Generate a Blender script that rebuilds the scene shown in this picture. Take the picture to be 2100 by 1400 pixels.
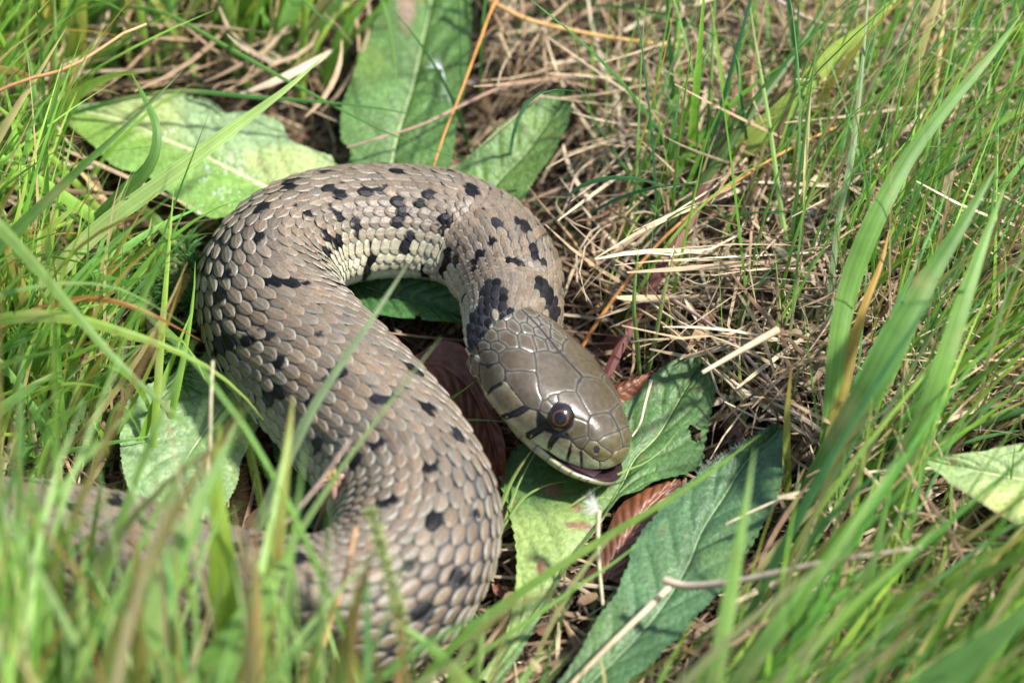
import bpy, math, random
import numpy as np
from mathutils import Vector

for _o in list(bpy.data.objects):
    bpy.data.objects.remove(_o, do_unlink=True)
scene = bpy.context.scene
COL = scene.collection
S = 0.01                       # everything below is laid out in centimetres

# ------------------------------------------------------------------ camera
PITCH = math.radians(48.0)
DIST = 120.0                   # cm from the camera to the middle of the patch of ground
PXCM = 100.0                   # photograph pixels per cm at that distance
CAM = np.array([0.0, -DIST * math.cos(PITCH), DIST * math.sin(PITCH)])
FWD = np.array([0.0, math.cos(PITCH), -math.sin(PITCH)])
RGT = np.array([1.0, 0.0, 0.0])
UPV = np.array([0.0, math.sin(PITCH), math.cos(PITCH)])
cam = bpy.data.cameras.new("camera")
cam_ob = bpy.data.objects.new("camera", cam)
COL.objects.link(cam_ob)
cam_ob.location = Vector(CAM * S)
cam_ob.rotation_euler = (math.pi / 2 - PITCH, 0, 0)
cam.sensor_width = 36.0
cam.lens = 36.0 * DIST / 21.0
cam.clip_start = 0.02
cam.clip_end = 500.0
cam.dof.use_dof = True
cam.dof.focus_distance = (DIST - 2.0) * S
cam.dof.aperture_fstop = (cam.lens * 0.001) / (2.1 * S)
cam.dof.aperture_blades = 9
scene.camera = cam_ob

# ------------------------------------------------------------------ sky and sun
SUN_DIR = np.array([0.57, -0.04, 0.82]); SUN_DIR /= np.linalg.norm(SUN_DIR)
world = bpy.data.worlds.new("World")
scene.world = world
world.use_nodes = True
wn = world.node_tree
wn.nodes.clear()
w_out = wn.nodes.new("ShaderNodeOutputWorld")
w_bg = wn.nodes.new("ShaderNodeBackground")
w_sky = wn.nodes.new("ShaderNodeTexSky")
w_sky.sky_type = 'NISHITA'
w_sky.sun_disc = False
w_sky.sun_elevation = math.asin(SUN_DIR[2])
w_sky.sun_rotation = math.atan2(SUN_DIR[0], SUN_DIR[1])
w_sky.air_density = 1.0
w_sky.dust_density = 1.5
w_bg.inputs['Strength'].default_value = 0.13
wn.links.new(w_sky.outputs[0], w_bg.inputs['Color'])
wn.links.new(w_bg.outputs[0], w_out.inputs['Surface'])
sun = bpy.data.lights.new("sun", 'SUN')
sun.energy = 4.2
sun.angle = math.radians(4.0)
sun.color = (1.0, 0.97, 0.925)
sun_ob = bpy.data.objects.new("sun", sun)
COL.objects.link(sun_ob)
sun_ob.rotation_euler = Vector(-SUN_DIR).to_track_quat('-Z', 'Y').to_euler()
sun_ob.location = (0.6, 0.4, 2.0)
scene.view_settings.view_transform = 'Standard'
scene.view_settings.look = 'None'
scene.view_settings.exposure = 1.2
scene.view_settings.gamma = 1.0
scene.view_settings.use_curve_mapping = False
scene.cycles.max_bounces = 8
scene.cycles.transparent_max_bounces = 8
scene.cycles.use_denoising = True

# ------------------------------------------------------------------ helpers
def unproj(px, py, z):
    """photograph pixel -> point on the horizontal plane at height z (cm)"""
    d = FWD * DIST + RGT * ((px - 1050.0) / PXCM) + UPV * ((700.0 - py) / PXCM)
    return CAM + d * ((z - CAM[2]) / d[2])

def proj(P):
    P = np.asarray(P, float)
    v = P - CAM
    k = DIST / (v @ FWD)
    return np.stack([1050.0 + PXCM * (v @ RGT) * k, 700.0 - PXCM * (v @ UPV) * k], -1)

def pchip(xs, ys, x):
    xs = np.asarray(xs, float); ys = np.asarray(ys, float)
    flat = ys.ndim == 1
    if flat: ys = ys[:, None]
    h = np.diff(xs)[:, None]; dl = np.diff(ys, axis=0) / h
    m = np.zeros_like(ys)
    w1 = 2 * h[1:] + h[:-1]; w2 = h[1:] + 2 * h[:-1]
    with np.errstate(divide='ignore', invalid='ignore'):
        mm = (w1 + w2) / (w1 / dl[:-1] + w2 / dl[1:])
    m[1:-1] = np.where(dl[:-1] * dl[1:] > 0, mm, 0)
    m[0] = dl[0]; m[-1] = dl[-1]
    i = np.clip(np.searchsorted(xs, x) - 1, 0, len(xs) - 2)
    t = ((x - xs[i]) / (xs[i + 1] - xs[i]))[:, None]
    hh = h[i]
    r = ((2*t**3 - 3*t**2 + 1) * ys[i] + (t**3 - 2*t**2 + t) * hh * m[i]
         + (-2*t**3 + 3*t**2) * ys[i+1] + (t**3 - t**2) * hh * m[i+1])
    return r[:, 0] if flat else r

def catmull(P, n):
    """smooth curve through the rows of P, n samples, evenly spaced in chord length (first three columns)"""
    P = np.asarray(P, float)
    k = np.concatenate([[0], np.cumsum(np.sqrt(np.linalg.norm(np.diff(P[:, :3], axis=0), axis=1)) + 1e-9)])
    m = np.gradient(P, k, axis=0)
    x = np.linspace(0, k[-1], n * 4)
    i = np.clip(np.searchsorted(k, x) - 1, 0, len(k) - 2)
    h = (k[i+1] - k[i])[:, None]; t = ((x - k[i])[:, None]) / h
    Q = ((2*t**3 - 3*t**2 + 1) * P[i] + (t**3 - 2*t**2 + t) * h * m[i]
         + (-2*t**3 + 3*t**2) * P[i+1] + (t**3 - t**2) * h * m[i+1])
    L = np.concatenate([[0], np.cumsum(np.linalg.norm(np.diff(Q[:, :3], axis=0), axis=1))])
    xs = np.linspace(0, L[-1], n)
    return np.stack([np.interp(xs, L, Q[:, c]) for c in range(Q.shape[1])], 1), L[-1]

def unit(v):
    return v / (np.linalg.norm(v, axis=-1, keepdims=True) + 1e-12)

def hash2(i, j, k=0):
    x = np.sin(np.asarray(i) * 127.1 + np.asarray(j) * 311.7 + k * 74.7) * 43758.5453
    return x - np.floor(x)

def vnoise(P, f=1.0, seed=0):
    """cheap value noise of 3D points, 0..1"""
    Q = np.asarray(P) * f + seed * 17.3
    I = np.floor(Q); F = Q - I; F = F * F * (3 - 2 * F)
    def hh(a, b, c):
        x = np.sin((I[..., 0]+a) * 127.1 + (I[..., 1]+b) * 311.7 + (I[..., 2]+c) * 74.7) * 43758.5453
        return x - np.floor(x)
    r = 0
    for a in (0, 1):
        for b in (0, 1):
            for c in (0, 1):
                w = (F[..., 0] if a else 1-F[..., 0]) * (F[..., 1] if b else 1-F[..., 1]) * (F[..., 2] if c else 1-F[..., 2])
                r = r + w * hh(a, b, c)
    return r

def srgb(r, g, b):
    c = np.array([r, g, b], float) / 255.0
    return np.where(c <= 0.04045, c / 12.92, ((c + 0.055) / 1.055) ** 2.4)

def mesh_data(name, V, F, cols=None, smooth=True, mat=None):
    """V in cm (n,3); F array (m,3|4) or list; cols (n,3) linear colour per vertex"""
    me = bpy.data.meshes.new(name)
    V = np.asarray(V, np.float64) * S
    F = np.asarray(F, np.int32)
    m, k = F.shape
    me.vertices.add(len(V)); me.vertices.foreach_set('co', V.astype(np.float32).ravel())
    me.loops.add(m * k); me.loops.foreach_set('vertex_index', F.ravel())
    me.polygons.add(m)
    me.polygons.foreach_set('loop_start', np.arange(0, m * k, k, dtype=np.int32))
    me.polygons.foreach_set('loop_total', np.full(m, k, np.int32))
    me.polygons.foreach_set('use_smooth', np.full(m, bool(smooth)))
    if cols is not None:
        at = me.color_attributes.new('Col', 'FLOAT_COLOR', 'POINT')
        c4 = np.ones((len(V), 4), np.float32); c4[:, :3] = np.clip(cols, 0, 1)
        at.data.foreach_set('color', c4.ravel())
    me.update(); me.validate()
    if mat: me.materials.append(mat)
    return me

def add_obj(name, V, F, mat, parent=None, cols=None, smooth=True, origin=None):
    """links ONE mesh object; vertices in scene cm. A child is stored relative to its root's origin."""
    org = np.zeros(3)
    if parent is not None: org = np.array(parent.get('_org', (0, 0, 0)))
    elif origin is not None: org = np.asarray(origin, float)
    me = mesh_data(name, np.asarray(V) - org, F, cols, smooth, mat)
    ob = bpy.data.objects.new(name, me)
    COL.objects.link(ob)
    if parent is not None:
        ob.parent = parent
        ob['_org'] = [float(x) for x in org]
    else:
        ob.location = Vector(org * S)
        ob['_org'] = [float(x) for x in org]
    return ob

def thing(name, label, cat, origin, group=None):
    e = bpy.data.objects.new(name, None)
    COL.objects.link(e)
    e.empty_display_size = 0.01
    e.location = Vector(np.asarray(origin, float) * S)
    e['_org'] = [float(x) for x in origin]
    tag(e, label, cat, group)
    return e

def tag(o, label=None, cat=None, group=None, kind=None):
    if label: o['label'] = label
    if cat: o['category'] = cat
    if group: o['group'] = group
    if kind: o['kind'] = kind
    return o

def grid_faces(nu, nv, wrap_v=False):
    i = np.arange(nu - 1)[:, None]; j = np.arange(nv if wrap_v else nv - 1)[None, :]
    j2 = (j + 1) % nv
    return np.stack([i*nv + j + 0*i, i*nv + j2, (i+1)*nv + j2, (i+1)*nv + j + 0*i], -1).reshape(-1, 4)

# ------------------------------------------------------------------ materials
def new_mat(name):
    m = bpy.data.materials.new(name); m.use_nodes = True
    n = m.node_tree.nodes; n.clear()
    out = n.new('ShaderNodeOutputMaterial'); b = n.new('ShaderNodeBsdfPrincipled')
    m.node_tree.links.new(b.outputs[0], out.inputs['Surface'])
    return m, m.node_tree, n, b, out

def vcol_mat(name, rough=0.5, spec=0.5, coat=0.0, bump=0.0, bscale=900.0, mottling=0.0, mscale=400.0, transl=0.0, sss=0.0, darkdull=False, coatr=0.2):
    m, t, n, b, out = new_mat(name)
    a = n.new('ShaderNodeVertexColor'); a.layer_name = 'Col'
    col = a.outputs['Color']
    tc = n.new('ShaderNodeTexCoord')
    if mottling > 0:
        nz = n.new('ShaderNodeTexNoise'); nz.inputs['Scale'].default_value = mscale; nz.inputs['Detail'].default_value = 4
        t.links.new(tc.outputs['Object'], nz.inputs['Vector'])
        mr = n.new('ShaderNodeMapRange'); mr.inputs[1].default_value = 0.3; mr.inputs[2].default_value = 0.7
        mr.inputs[3].default_value = 1 - mottling; mr.inputs[4].default_value = 1 + mottling
        t.links.new(nz.outputs['Fac'], mr.inputs[0])
        mx = n.new('ShaderNodeVectorMath'); mx.operation = 'SCALE'
        t.links.new(col, mx.inputs[0]); t.links.new(mr.outputs[0], mx.inputs['Scale'])
        col = mx.outputs[0]
    t.links.new(col, b.inputs['Base Color'])
    b.inputs['Roughness'].default_value = rough
    b.inputs['Specular IOR Level'].default_value = spec
    b.inputs['Coat Weight'].default_value = coat
    b.inputs['Coat Roughness'].default_value = coatr
    if darkdull:                      # black pigment is less shiny than the brown
        bw = n.new('ShaderNodeRGBToBW'); t.links.new(a.outputs['Color'], bw.inputs[0])
        mq = n.new('ShaderNodeMapRange'); mq.inputs[1].default_value = 0.015; mq.inputs[2].default_value = 0.07
        mq.inputs[3].default_value = spec * 0.35; mq.inputs[4].default_value = spec
        t.links.new(bw.outputs[0], mq.inputs[0]); t.links.new(mq.outputs[0], b.inputs['Specular IOR Level'])
    if bump > 0:
        nb = n.new('ShaderNodeTexNoise'); nb.inputs['Scale'].default_value = bscale; nb.inputs['Detail'].default_value = 3
        t.links.new(tc.outputs['Object'], nb.inputs['Vector'])
        bp = n.new('ShaderNodeBump'); bp.inputs['Strength'].default_value = bump; bp.inputs['Distance'].default_value = 0.0003
        t.links.new(nb.outputs['Fac'], bp.inputs['Height']); t.links.new(bp.outputs[0], b.inputs['Normal'])
    if transl > 0:
        tr = n.new('ShaderNodeBsdfTranslucent'); t.links.new(col, tr.inputs['Color'])
        ms = n.new('ShaderNodeMixShader'); ms.inputs[0].default_value = transl
        t.links.new(b.outputs[0], ms.inputs[1]); t.links.new(tr.outputs[0], ms.inputs[2])
        t.links.new(ms.outputs[0], out.inputs['Surface'])
    return m
# ================================================================== THE SNAKE
M_SCALE = vcol_mat('snake_scale', rough=0.38, spec=0.36, coat=0.0, bump=0.35, bscale=3200, mottling=0.22, mscale=2200, darkdull=True)
M_PLATE = vcol_mat('snake_head_plate', rough=0.30, spec=0.38, coat=0.25, bump=0.14, bscale=2400, mottling=0.24, mscale=900, darkdull=True, coatr=0.12)
M_SKIN = vcol_mat('snake_skin', rough=0.6, spec=0.15, bump=0.6, bscale=3500, mottling=0.35, mscale=2500)
M_MOUTH = vcol_mat('snake_mouth', rough=0.35, spec=0.03, coat=0.0)
M_EYE = vcol_mat('snake_eye', rough=0.10, spec=0.4, coat=0.35)

rng = np.random.default_rng(7)

# ---- head frame (local x forward, y to the snake's right, z up; cm)
HEAD_O = unproj(1089, 756, 1.78)          # axis point below the rear edge of the parietal plates
HEAD_T = unproj(1272, 946, 1.12)          # tip of the snout
hx = unit(HEAD_T - HEAD_O)
HEAD_L = float(np.linalg.norm(HEAD_T - HEAD_O))
HEAD_ROLL = math.radians(26.0)
up0 = unit(np.array([0, 0, 1.0]) - hx * hx[2])
ry0 = unit(np.cross(hx, up0))             # snake's right
hz = up0 * math.cos(HEAD_ROLL) - ry0 * math.sin(HEAD_ROLL)
hy = unit(np.cross(hx, hz))
def H2W(L):
    L = np.asarray(L, float)
    return HEAD_O + L[..., 0:1] * hx + L[..., 1:2] * hy + L[..., 2:3] * hz

XT = HEAD_L
KX = XT / 2.97
_hx = np.array([-1.6, -1.0, -0.5, 0, 0.5, 1.0, 1.5, 2.0, 2.4, 2.7, 2.97]) * KX
_hw = [0.84, 0.92, 1.10, 1.27, 1.33, 1.25, 1.09, 0.91, 0.74, 0.64, 0.58]
_ht = [0.80, 0.83, 0.84, 0.80, 0.77, 0.76, 0.74, 0.66, 0.56, 0.50, 0.46]
_hb = [0.78, 0.77, 0.75, 0.73, 0.74, 0.75, 0.73, 0.70, 0.63, 0.55, 0.48]
def head_dims(x):
    w = pchip(_hx, _hw, x); t = pchip(_hx, _ht, x); b = pchip(_hx, _hb, x)
    xe = 2.25 * KX
    f = np.sqrt(np.clip(1 - (np.clip(x - xe, 0, None) / (XT - xe)) ** 2, 0, 1))
    return w * f ** 0.9, t * f, b * f
def head_pt(x, th):
    """th: 0 = right side, 90 = top, 180 = left, 270 = below"""
    w, t, b = head_dims(x.ravel()); w = w.reshape(x.shape); t = t.reshape(x.shape); b = b.reshape(x.shape)
    c, s = np.cos(th), np.sin(th)
    pc = np.where(s >= 0, 0.86, 0.72); ps = np.where(s >= 0, 0.80, 0.72)
    y = w * np.sign(c) * np.abs(c) ** pc
    z = np.where(s >= 0, t, b) * np.sign(s) * np.abs(s) ** ps
    # slight hollow between eye and nostril, bulge over the eye
    side = np.exp(-((th % (2*np.pi) - 0.45) / 0.35) ** 2) + np.exp(-((th % (2*np.pi) - (np.pi - 0.45)) / 0.35) ** 2)
    holl = -0.06 * np.exp(-((x - 2.12 * KX) / 0.22) ** 2) * side
    bulge = 0.05 * np.exp(-((x - 1.62 * KX) / 0.30) ** 2) * side
    k = 1 + (holl + bulge)
    return np.stack([x, y * k, z * k + 0 * x], -1)

NXH, NTH = 400, 384
_a = np.linspace(0, 1, NXH)
_xs = -1.0 * KX + (XT + 1.0 * KX) * (1 - (1 - _a) ** 1.55)
_th = np.linspace(0, 2*np.pi, NTH, endpoint=False) - math.pi/2     # from below, over the right side, top, left
GX, GT = np.meshgrid(_xs, _th, indexing='ij')
HL = head_pt(GX, GT)
HWp = H2W(HL)
du = np.gradient(HWp, axis=0); dv = np.roll(HWp, -1, 1) - np.roll(HWp, 1, 1)
HN = unit(np.cross(dv, du)); 
_cen = HWp.mean(1, keepdims=True)
if ((HWp - _cen) * HN).sum() < 0: HN = -HN
HN[-1] = hx

# ---- plates, traced on the near half and mirrored on the far half (photograph pixels)
def R1(*p): return [(930 + x/7, 600 + y/7) for x, y in p]
def R2(*p): return [(1100 + x/7, 680 + y/7) for x, y in p]
def R3(*p): return [(950 + x/7, 780 + y/7) for x, y in p]
def R4(*p): return [(1100 + x/7, 820 + y/7) for x, y in p]
BR, LAB, OLV, YEL = 'brown', 'labial', 'olive', 'yellow'
PLATES = [
 ('parietal', BR, R1((1170,870),(1310,835),(1449,868)) + R2((590,740),(565,865),(430,850),(320,885),(230,905),(160,960),(90,985),(40,870),(20,660),(10,500))),
 ('frontal', BR, R2((590,745),(565,868),(640,985),(720,1120),(772,1207),(1000,1160),(1115,1080),(940,880),(840,780))),
 ('supraocular', BR, R2((320,890),(430,858),(565,870),(640,985),(720,1120),(775,1215),(745,1285),(690,1270),(570,1200),(490,1130),(410,1050),(330,1005),(305,940))),
 ('preocular', OLV, R4((550,285),(650,300),(720,330),(742,380),(738,480),(700,520),(560,560),(450,480),(540,390))),
 ('loreal', OLV, R4((640,530),(725,525),(755,582),(690,660),(640,695),(590,670),(540,590),(560,560))),
 ('prefrontal', BR, R4((772,220),(850,200),(1000,185),(1040,280),(1080,370),(1165,450),(1060,482),(960,525),(870,590),(790,572),(740,490),(745,380),(755,290))),
 ('internasal', OLV, R4((1168,450),(1060,485),(960,530),(880,590),(930,650),(1000,700),(1100,765),(1150,725),(1222,690),(1210,600),(1190,520))),
 ('nasal', YEL, R4((752,588),(850,590),(900,640),(960,680),(1092,772),(1050,832),(960,876),(880,866),(800,800),(720,742),(690,690))),
 ('rostral', YEL, R4((1222,695),(1150,730),(1100,775),(1050,835),(960,880),(910,886),(910,985),(1000,995),(1120,985),(1250,950),(1380,880),(1440,760),(1440,680),(1300,690))),
 ('supralabial', LAB, R4((642,722),(720,770),(820,850),(902,890),(907,990),(800,985),(660,950))),
 ('supralabial', LAB, R4((500,612),(570,680),(637,717),(655,948),(560,920),(450,880),(480,700))),
 ('supralabial', LAB, R4((380,520),(440,545),(492,605),(475,700),(445,872),(330,810),(195,720),(240,620),(300,550))),
 ('supralabial', LAB, R3((1180,690),(1265,730),(1250,800),(1230,990),(1110,930),(950,850),(1060,780))),
 ('supralabial', LAB, R3((950,430),(1050,460),(1078,560),(1070,660),(1000,700),(950,760),(945,850),(860,805),(715,710),(590,570),(750,520),(860,470))),
 ('supralabial', LAB, R3((570,30),(620,50),(740,190),(852,330),(850,365),(740,420),(610,480),(570,560),(480,450),(355,235),(370,190),(450,110))),
 ('supralabial', LAB, R3((300,225),(350,240),(470,440),(570,560),(470,560),(390,460),(310,320))),
 ('temporal', BR, R1((770,1170),(790,1140),(1000,1128),(1140,1150),(1200,1220),(1215,1390)) + R3((1085,150),(1132,280),(1085,412),(980,390),(880,330),(780,210),(700,100),(640,0))),
 ('temporal', BR, R1((665,890),(760,830),(930,805),(1090,850),(1155,890),(1168,1000),(1168,1110),(1100,1130),(950,1112),(800,1122),(720,1040),(680,980))),
 ('postocular', BR, R3((1225,220),(1350,190),(1360,280),(1270,330),(1215,270))),
 ('postocular', BR, R3((1130,320),(1200,280),(1262,350),(1228,430),(1190,465),(1110,420))),
 ('postocular', OLV, R3((1095,440),(1190,480),(1212,620),(1110,640),(1085,560))),
 ('temporal', BR, R1((380,880),(430,825),(560,830),(620,890),(620,1010),(540,1035),(420,1025),(375,950))),
 ('temporal', OLV, R1((390,1040),(540,1045),(640,1025),(700,1090),(715,1200),(690,1280),(580,1310),(520,1400),(430,1370),(390,1200))),
 ('temporal', OLV, R1((260,930),(340,915),(370,960),(360,1080),(370,1180),(300,1190),(255,1080))),
 ('temporal', OLV, R1((290,1200),(370,1195),(400,1330),(420,1450),(340,1520),(300,1420),(270,1300))),
 ('nape_scale', BR, R1((220,760),(330,745),(365,890),(300,905),(230,850))),
 ('nape_scale', BR, R1((345,720),(400,685),(520,730),(525,820),(440,820),(380,860))),
 ('nape_scale', BR, R1((540,720),(600,700),(720,750),(750,780),(650,870),(620,830),(540,800))),
 ('nape_scale', OLV, R1((440,620),(490,530),(560,530),(630,590),(630,680),(540,720),(440,660))),
 ('nape_scale', OLV, R1((275,690),(400,560),(440,560),(430,670),(340,715))),
 ('nape_scale', BR, R1((640,560),(740,535),(840,580),(905,620),(930,760),(890,795),(790,795),(740,740),(650,680))),
 ('nape_scale', BR, R1((555,440),(610,395),(700,395),(750,440),(745,520),(650,550),(570,500))),
 ('nape_scale', BR, R1((760,400),(840,370),(930,440),(965,540),(930,590),(850,580),(780,510))),
 ('nape_scale', BR, R1((920,600),(1000,580),(1120,620),(1170,760),(1180,850),(1090,840),(960,790))),
 ('nape_scale', BR, R1((960,440),(1030,430),(1120,500),(1150,600),(1090,600),(990,570))),
 ('nape_scale', BR, R1((1140,640),(1200,625),(1310,690),(1350,830),(1220,830),(1170,740))),
 ('nape_scale', BR, R1((1160,500),(1250,500),(1360,580),(1330,670),(1200,620),(1165,570))),
 ('nape_scale', BR, R1((1325,680),(1370,655),(1475,750),(1449,865),(1380,830))),
 ('nape_scale', BR, R1((1060,440),(1100,350),(1200,380),(1250,490),(1160,500))),
 ('nape_scale', BR, R1((860,300),(960,290),(1030,350),(1040,420),(950,440),(880,390))),
 ('nape_scale', BR, R1((250,470),(330,450),(400,520),(340,560),(270,560))),
 ('nape_scale', BR, R1((330,330),(430,320),(470,400),(400,450),(330,430))),
 ('nape_scale', BR, R1((440,400),(520,380),(560,440),(500,510),(430,490))),
 ('nape_scale', BR, R1((210,590),(280,580),(340,600),(280,680),(220,650))),
 ('nape_scale', BR, R1((240,350),(320,340),(325,440),(250,460))),
 ('nape_scale', BR, R1((520,300),(600,260),(660,330),(610,390),(540,370))),
 ('nape_scale', BR, R1((660,330),(720,260),(820,300),(840,370),(750,400))),
 ('nape_scale', BR, R1((180,690),(250,670),(270,740),(200,760))),
 ('nape_scale', OLV, R1((170,780),(215,770),(235,900),(190,920))),
 ('nape_scale', OLV, R1((175,930),(240,910),(250,1080),(200,1100))),
 ('nape_scale', BR, R1((1260,420),(1330,410),(1390,500),(1360,560),(1260,490))),
]
BLACKS = [R3((560,495),(740,430),(860,360),(955,400),(880,455),(760,515),(600,548)),
          R3((910,745),(1060,665),(1200,640),(1170,705),(1050,785),(960,835),(915,805)),
          R4((175,600),(250,470),(350,495),(300,560),(240,640),(205,705),(172,680)),
          R4((468,690),(500,650),(487,760),(462,860),(438,840)),
          R4((628,740),(646,740),(660,935),(646,935)),
          R3((340,205),(410,105),(540,25),(575,45),(440,125),(370,200)),
          R1((160,300),(500,240),(640,270),(560,400),(500,500),(420,545),(280,690),(215,760),(160,860),(130,600)),
          R1((450,1038),(565,1038),(505,1085)),
          R3((1060,420),(1230,600),(1400,720),(1500,760),(1560,860),(1400,800),(1250,740),(1060,660))]
NOSTRIL = R4((858, 712))[0]
LIP = R3((250,200),(400,470),(590,570),(715,710),(860,805),(950,850),(1110,930),(1230,990)) + R4((330,810),(450,880),(560,920),(660,950),(800,985),(907,990),(1000,995))
EYE_PX = (1151.0, 854.5)

def poly_sd(Q, poly):
    """signed distance of points Q (n,2) to a polygon, positive inside"""
    P = np.asarray(poly, float); n = len(P)
    d = np.full(len(Q), 1e9); ins = np.zeros(len(Q), bool)
    for i in range(n):
        a, b = P[i], P[(i+1) % n]
        e = b - a; w = Q - a
        t = np.clip((w @ e) / (e @ e + 1e-9), 0, 1)
        d = np.minimum(d, np.hypot(w[:, 0] - t*e[0], w[:, 1] - t*e[1]))
        c = ((a[1] > Q[:, 1]) != (b[1] > Q[:, 1]))
        with np.errstate(divide='ignore', invalid='ignore'):
            xi = (b[0]-a[0]) * (Q[:, 1]-a[1]) / (b[1]-a[1] + 1e-12) + a[0]
        ins ^= c & (Q[:, 0] < xi)
    return np.where(ins, d, -d)
def line_d(Q, pts):
    P = np.asarray(pts, float); d = np.full(len(Q), 1e9)
    for a, b in zip(P[:-1], P[1:]):
        e = b - a; w = Q - a; t = np.clip((w @ e) / (e @ e + 1e-9), 0, 1)
        d = np.minimum(d, np.hypot(w[:, 0] - t*e[0], w[:, 1] - t*e[1]))
    return d

mirL = HL.copy(); mirL[..., 1] = np.abs(mirL[..., 1])              # both halves read the near (right) half
QP = proj(H2W(mirL)).reshape(-1, 2)
topmask = (np.sin(GT) > -0.62).ravel()                             # nothing traced below the lip
SD = np.full((len(PLATES), len(QP)), -1e3)
idx = np.nonzero(topmask)[0]
for k, (_, _, pl) in enumerate(PLATES):
    pa = np.asarray(pl); lo = pa.min(0) - 12; hi = pa.max(0) + 12
    sel = idx[((QP[idx] > lo) & (QP[idx] < hi)).all(1)]
    SD[k, sel] = poly_sd(QP[sel], pl)
order = np.argsort(SD, axis=0)
best = order[-1]; s1 = np.take_along_axis(SD, order[-1:], 0)[0]; s2 = np.take_along_axis(SD, order[-2:-1], 0)[0]
GAP = np.where(np.abs(HL[..., 1]).ravel() < 0.3, 14.0, 4.0)
d_edge = np.minimum((s1 - s2) / 2, s1 + GAP)                       # px to the nearest suture
plate_of = np.where((s1 > -GAP) & topmask, best, -1)
# the mid-line is a suture for paired plates
mid_px = np.abs(HL[..., 1]).ravel() * 90.0
paired = np.array([p[0] not in ('frontal', 'rostral') for p in PLATES])
d_edge = np.where(paired[best], np.minimum(d_edge, mid_px), d_edge)
side_of = (HL[..., 1].ravel() < 0).astype(int)
plate_key = np.where(plate_of >= 0, plate_of * 2 + np.where(paired[best], side_of, 0), -1)

COLR = {BR: np.array([0.067, 0.051, 0.032]), OLV: np.array([0.071, 0.058, 0.030]), YEL: np.array([0.105, 0.088, 0.036]), LAB: np.array([0.175, 0.145, 0.085])}
base_c = np.zeros((len(QP), 3))
for k, (_, c, _) in enumerate(PLATES):
    base_c[plate_of == k] = COLR[c] * (0.93 + 0.14 * hash2(k, 3))
dlip = line_d(QP, LIP)
pale = np.clip(1 - (dlip - 4) / 22, 0, 1)[:, None] * np.isin(plate_of, [k for k, p in enumerate(PLATES) if p[1] in (LAB, YEL)])[:, None]
base_c = base_c * (1 - pale) + np.array([0.50, 0.51, 0.29]) * pale
# paler rim of every plate, dark blacks over all
rim = np.exp(-((d_edge - 3.2) / 2.0) ** 2)[:, None] * np.where(np.isin(plate_of, [k for k, p in enumerate(PLATES) if p[0] == 'nape_scale']), 0.14, 0.07)[:, None]
base_c = base_c * (1 - rim) + np.array([0.42, 0.42, 0.36]) * rim
big = np.clip((vnoise(HL.reshape(-1, 3), 2.3, 3) - 0.5) * 0.5, -0.2, 0.2)[:, None]
base_c *= 1 + big * np.array([0.8, 1.0, 1.3])
bl = np.full(len(QP), -1e3)
for pl in BLACKS:
    bl = np.maximum(bl, poly_sd(QP, pl))
bl = np.where(topmask, bl, -1e3) + (vnoise(HL.reshape(-1, 3), 14, 5) - 0.5) * 2.0 + 1.6
kb = np.clip(bl / 1.2 + 0.5, 0, 1)[:, None]
base_c = base_c * (1 - kb) + np.array([0.012, 0.011, 0.013]) * kb
dn = np.hypot((QP[:, 0] - NOSTRIL[0]) / 6.0, (QP[:, 1] - NOSTRIL[1]) / 8.0)
kn = np.where(topmask, np.clip((1.05 - dn) / 0.2, 0, 1), 0)
base_c = base_c * (1 - kn[:, None]) + 0.006 * kn[:, None]
deye = np.hypot(QP[:, 0] - EYE_PX[0], QP[:, 1] - EYE_PX[1])

dcm = np.clip(d_edge, 0, 40) / PXCM
relief = -0.010 + 0.020 * (1 - np.exp(-dcm / 0.007)) + 0.007 * (1 - np.exp(-dcm / 0.10)) + 0.012 * (vnoise(HL.reshape(-1, 3), 3.5, 8) - 0.5)
relief -= 0.09 * np.where(topmask, np.clip(1.1 - dn, 0, 1) ** 0.7, 0)

snake = thing('grass_snake', 'large brown snake with black spots coiled in the grass, mouth slightly open', 'snake', (0, 0, 0))
Vh = HWp.reshape(-1, 3); Nh = HN.reshape(-1, 3)
# continuous head skin under the plates (joined with the body tube below)
sk_i = np.arange(0, NXH, 2); sk_j = np.arange(0, NTH, 2)
if sk_i[-1] != NXH - 1: sk_i = np.append(sk_i, NXH - 1)
skin_idx = (sk_i[:, None] * NTH + sk_j[None, :])
skin_V = Vh[skin_idx.ravel()] + Nh[skin_idx.ravel()] * 0.002
skin_F = grid_faces(len(sk_i), len(sk_j), True)
_lipz = (np.sin(GT).ravel() < -0.30)
skin_c = np.where(_lipz[:, None], np.array([0.42, 0.42, 0.30]), np.array([0.030, 0.029, 0.034]))
_pal = ((np.sin(GT) < -0.52) & (GX > 0.4 * KX)).ravel()             # the roof of the mouth
skin_c = np.where(_pal[:, None], np.array([0.024, 0.012, 0.015]), skin_c)[skin_idx.ravel()]
# plates as parts
allF = grid_faces(NXH, NTH, True)
kf = plate_key[allF]
same = (kf == kf[:, :1]).all(1) & (kf[:, 0] >= 0)
head_root = snake
for key in np.unique(kf[same][:, 0]):
    Fs = allF[same & (kf[:, 0] == key)]
    if len(Fs) < 12: continue
    u, inv = np.unique(Fs.ravel(), return_inverse=True)
    nm = PLATES[key // 2][0]
    nm = nm if nm == 'nape_scale' else nm + '_plate'
    add_obj(nm, Vh[u] + Nh[u] * relief[u][:, None], inv.reshape(-1, 4), M_PLATE, snake, base_c[u])

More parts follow.
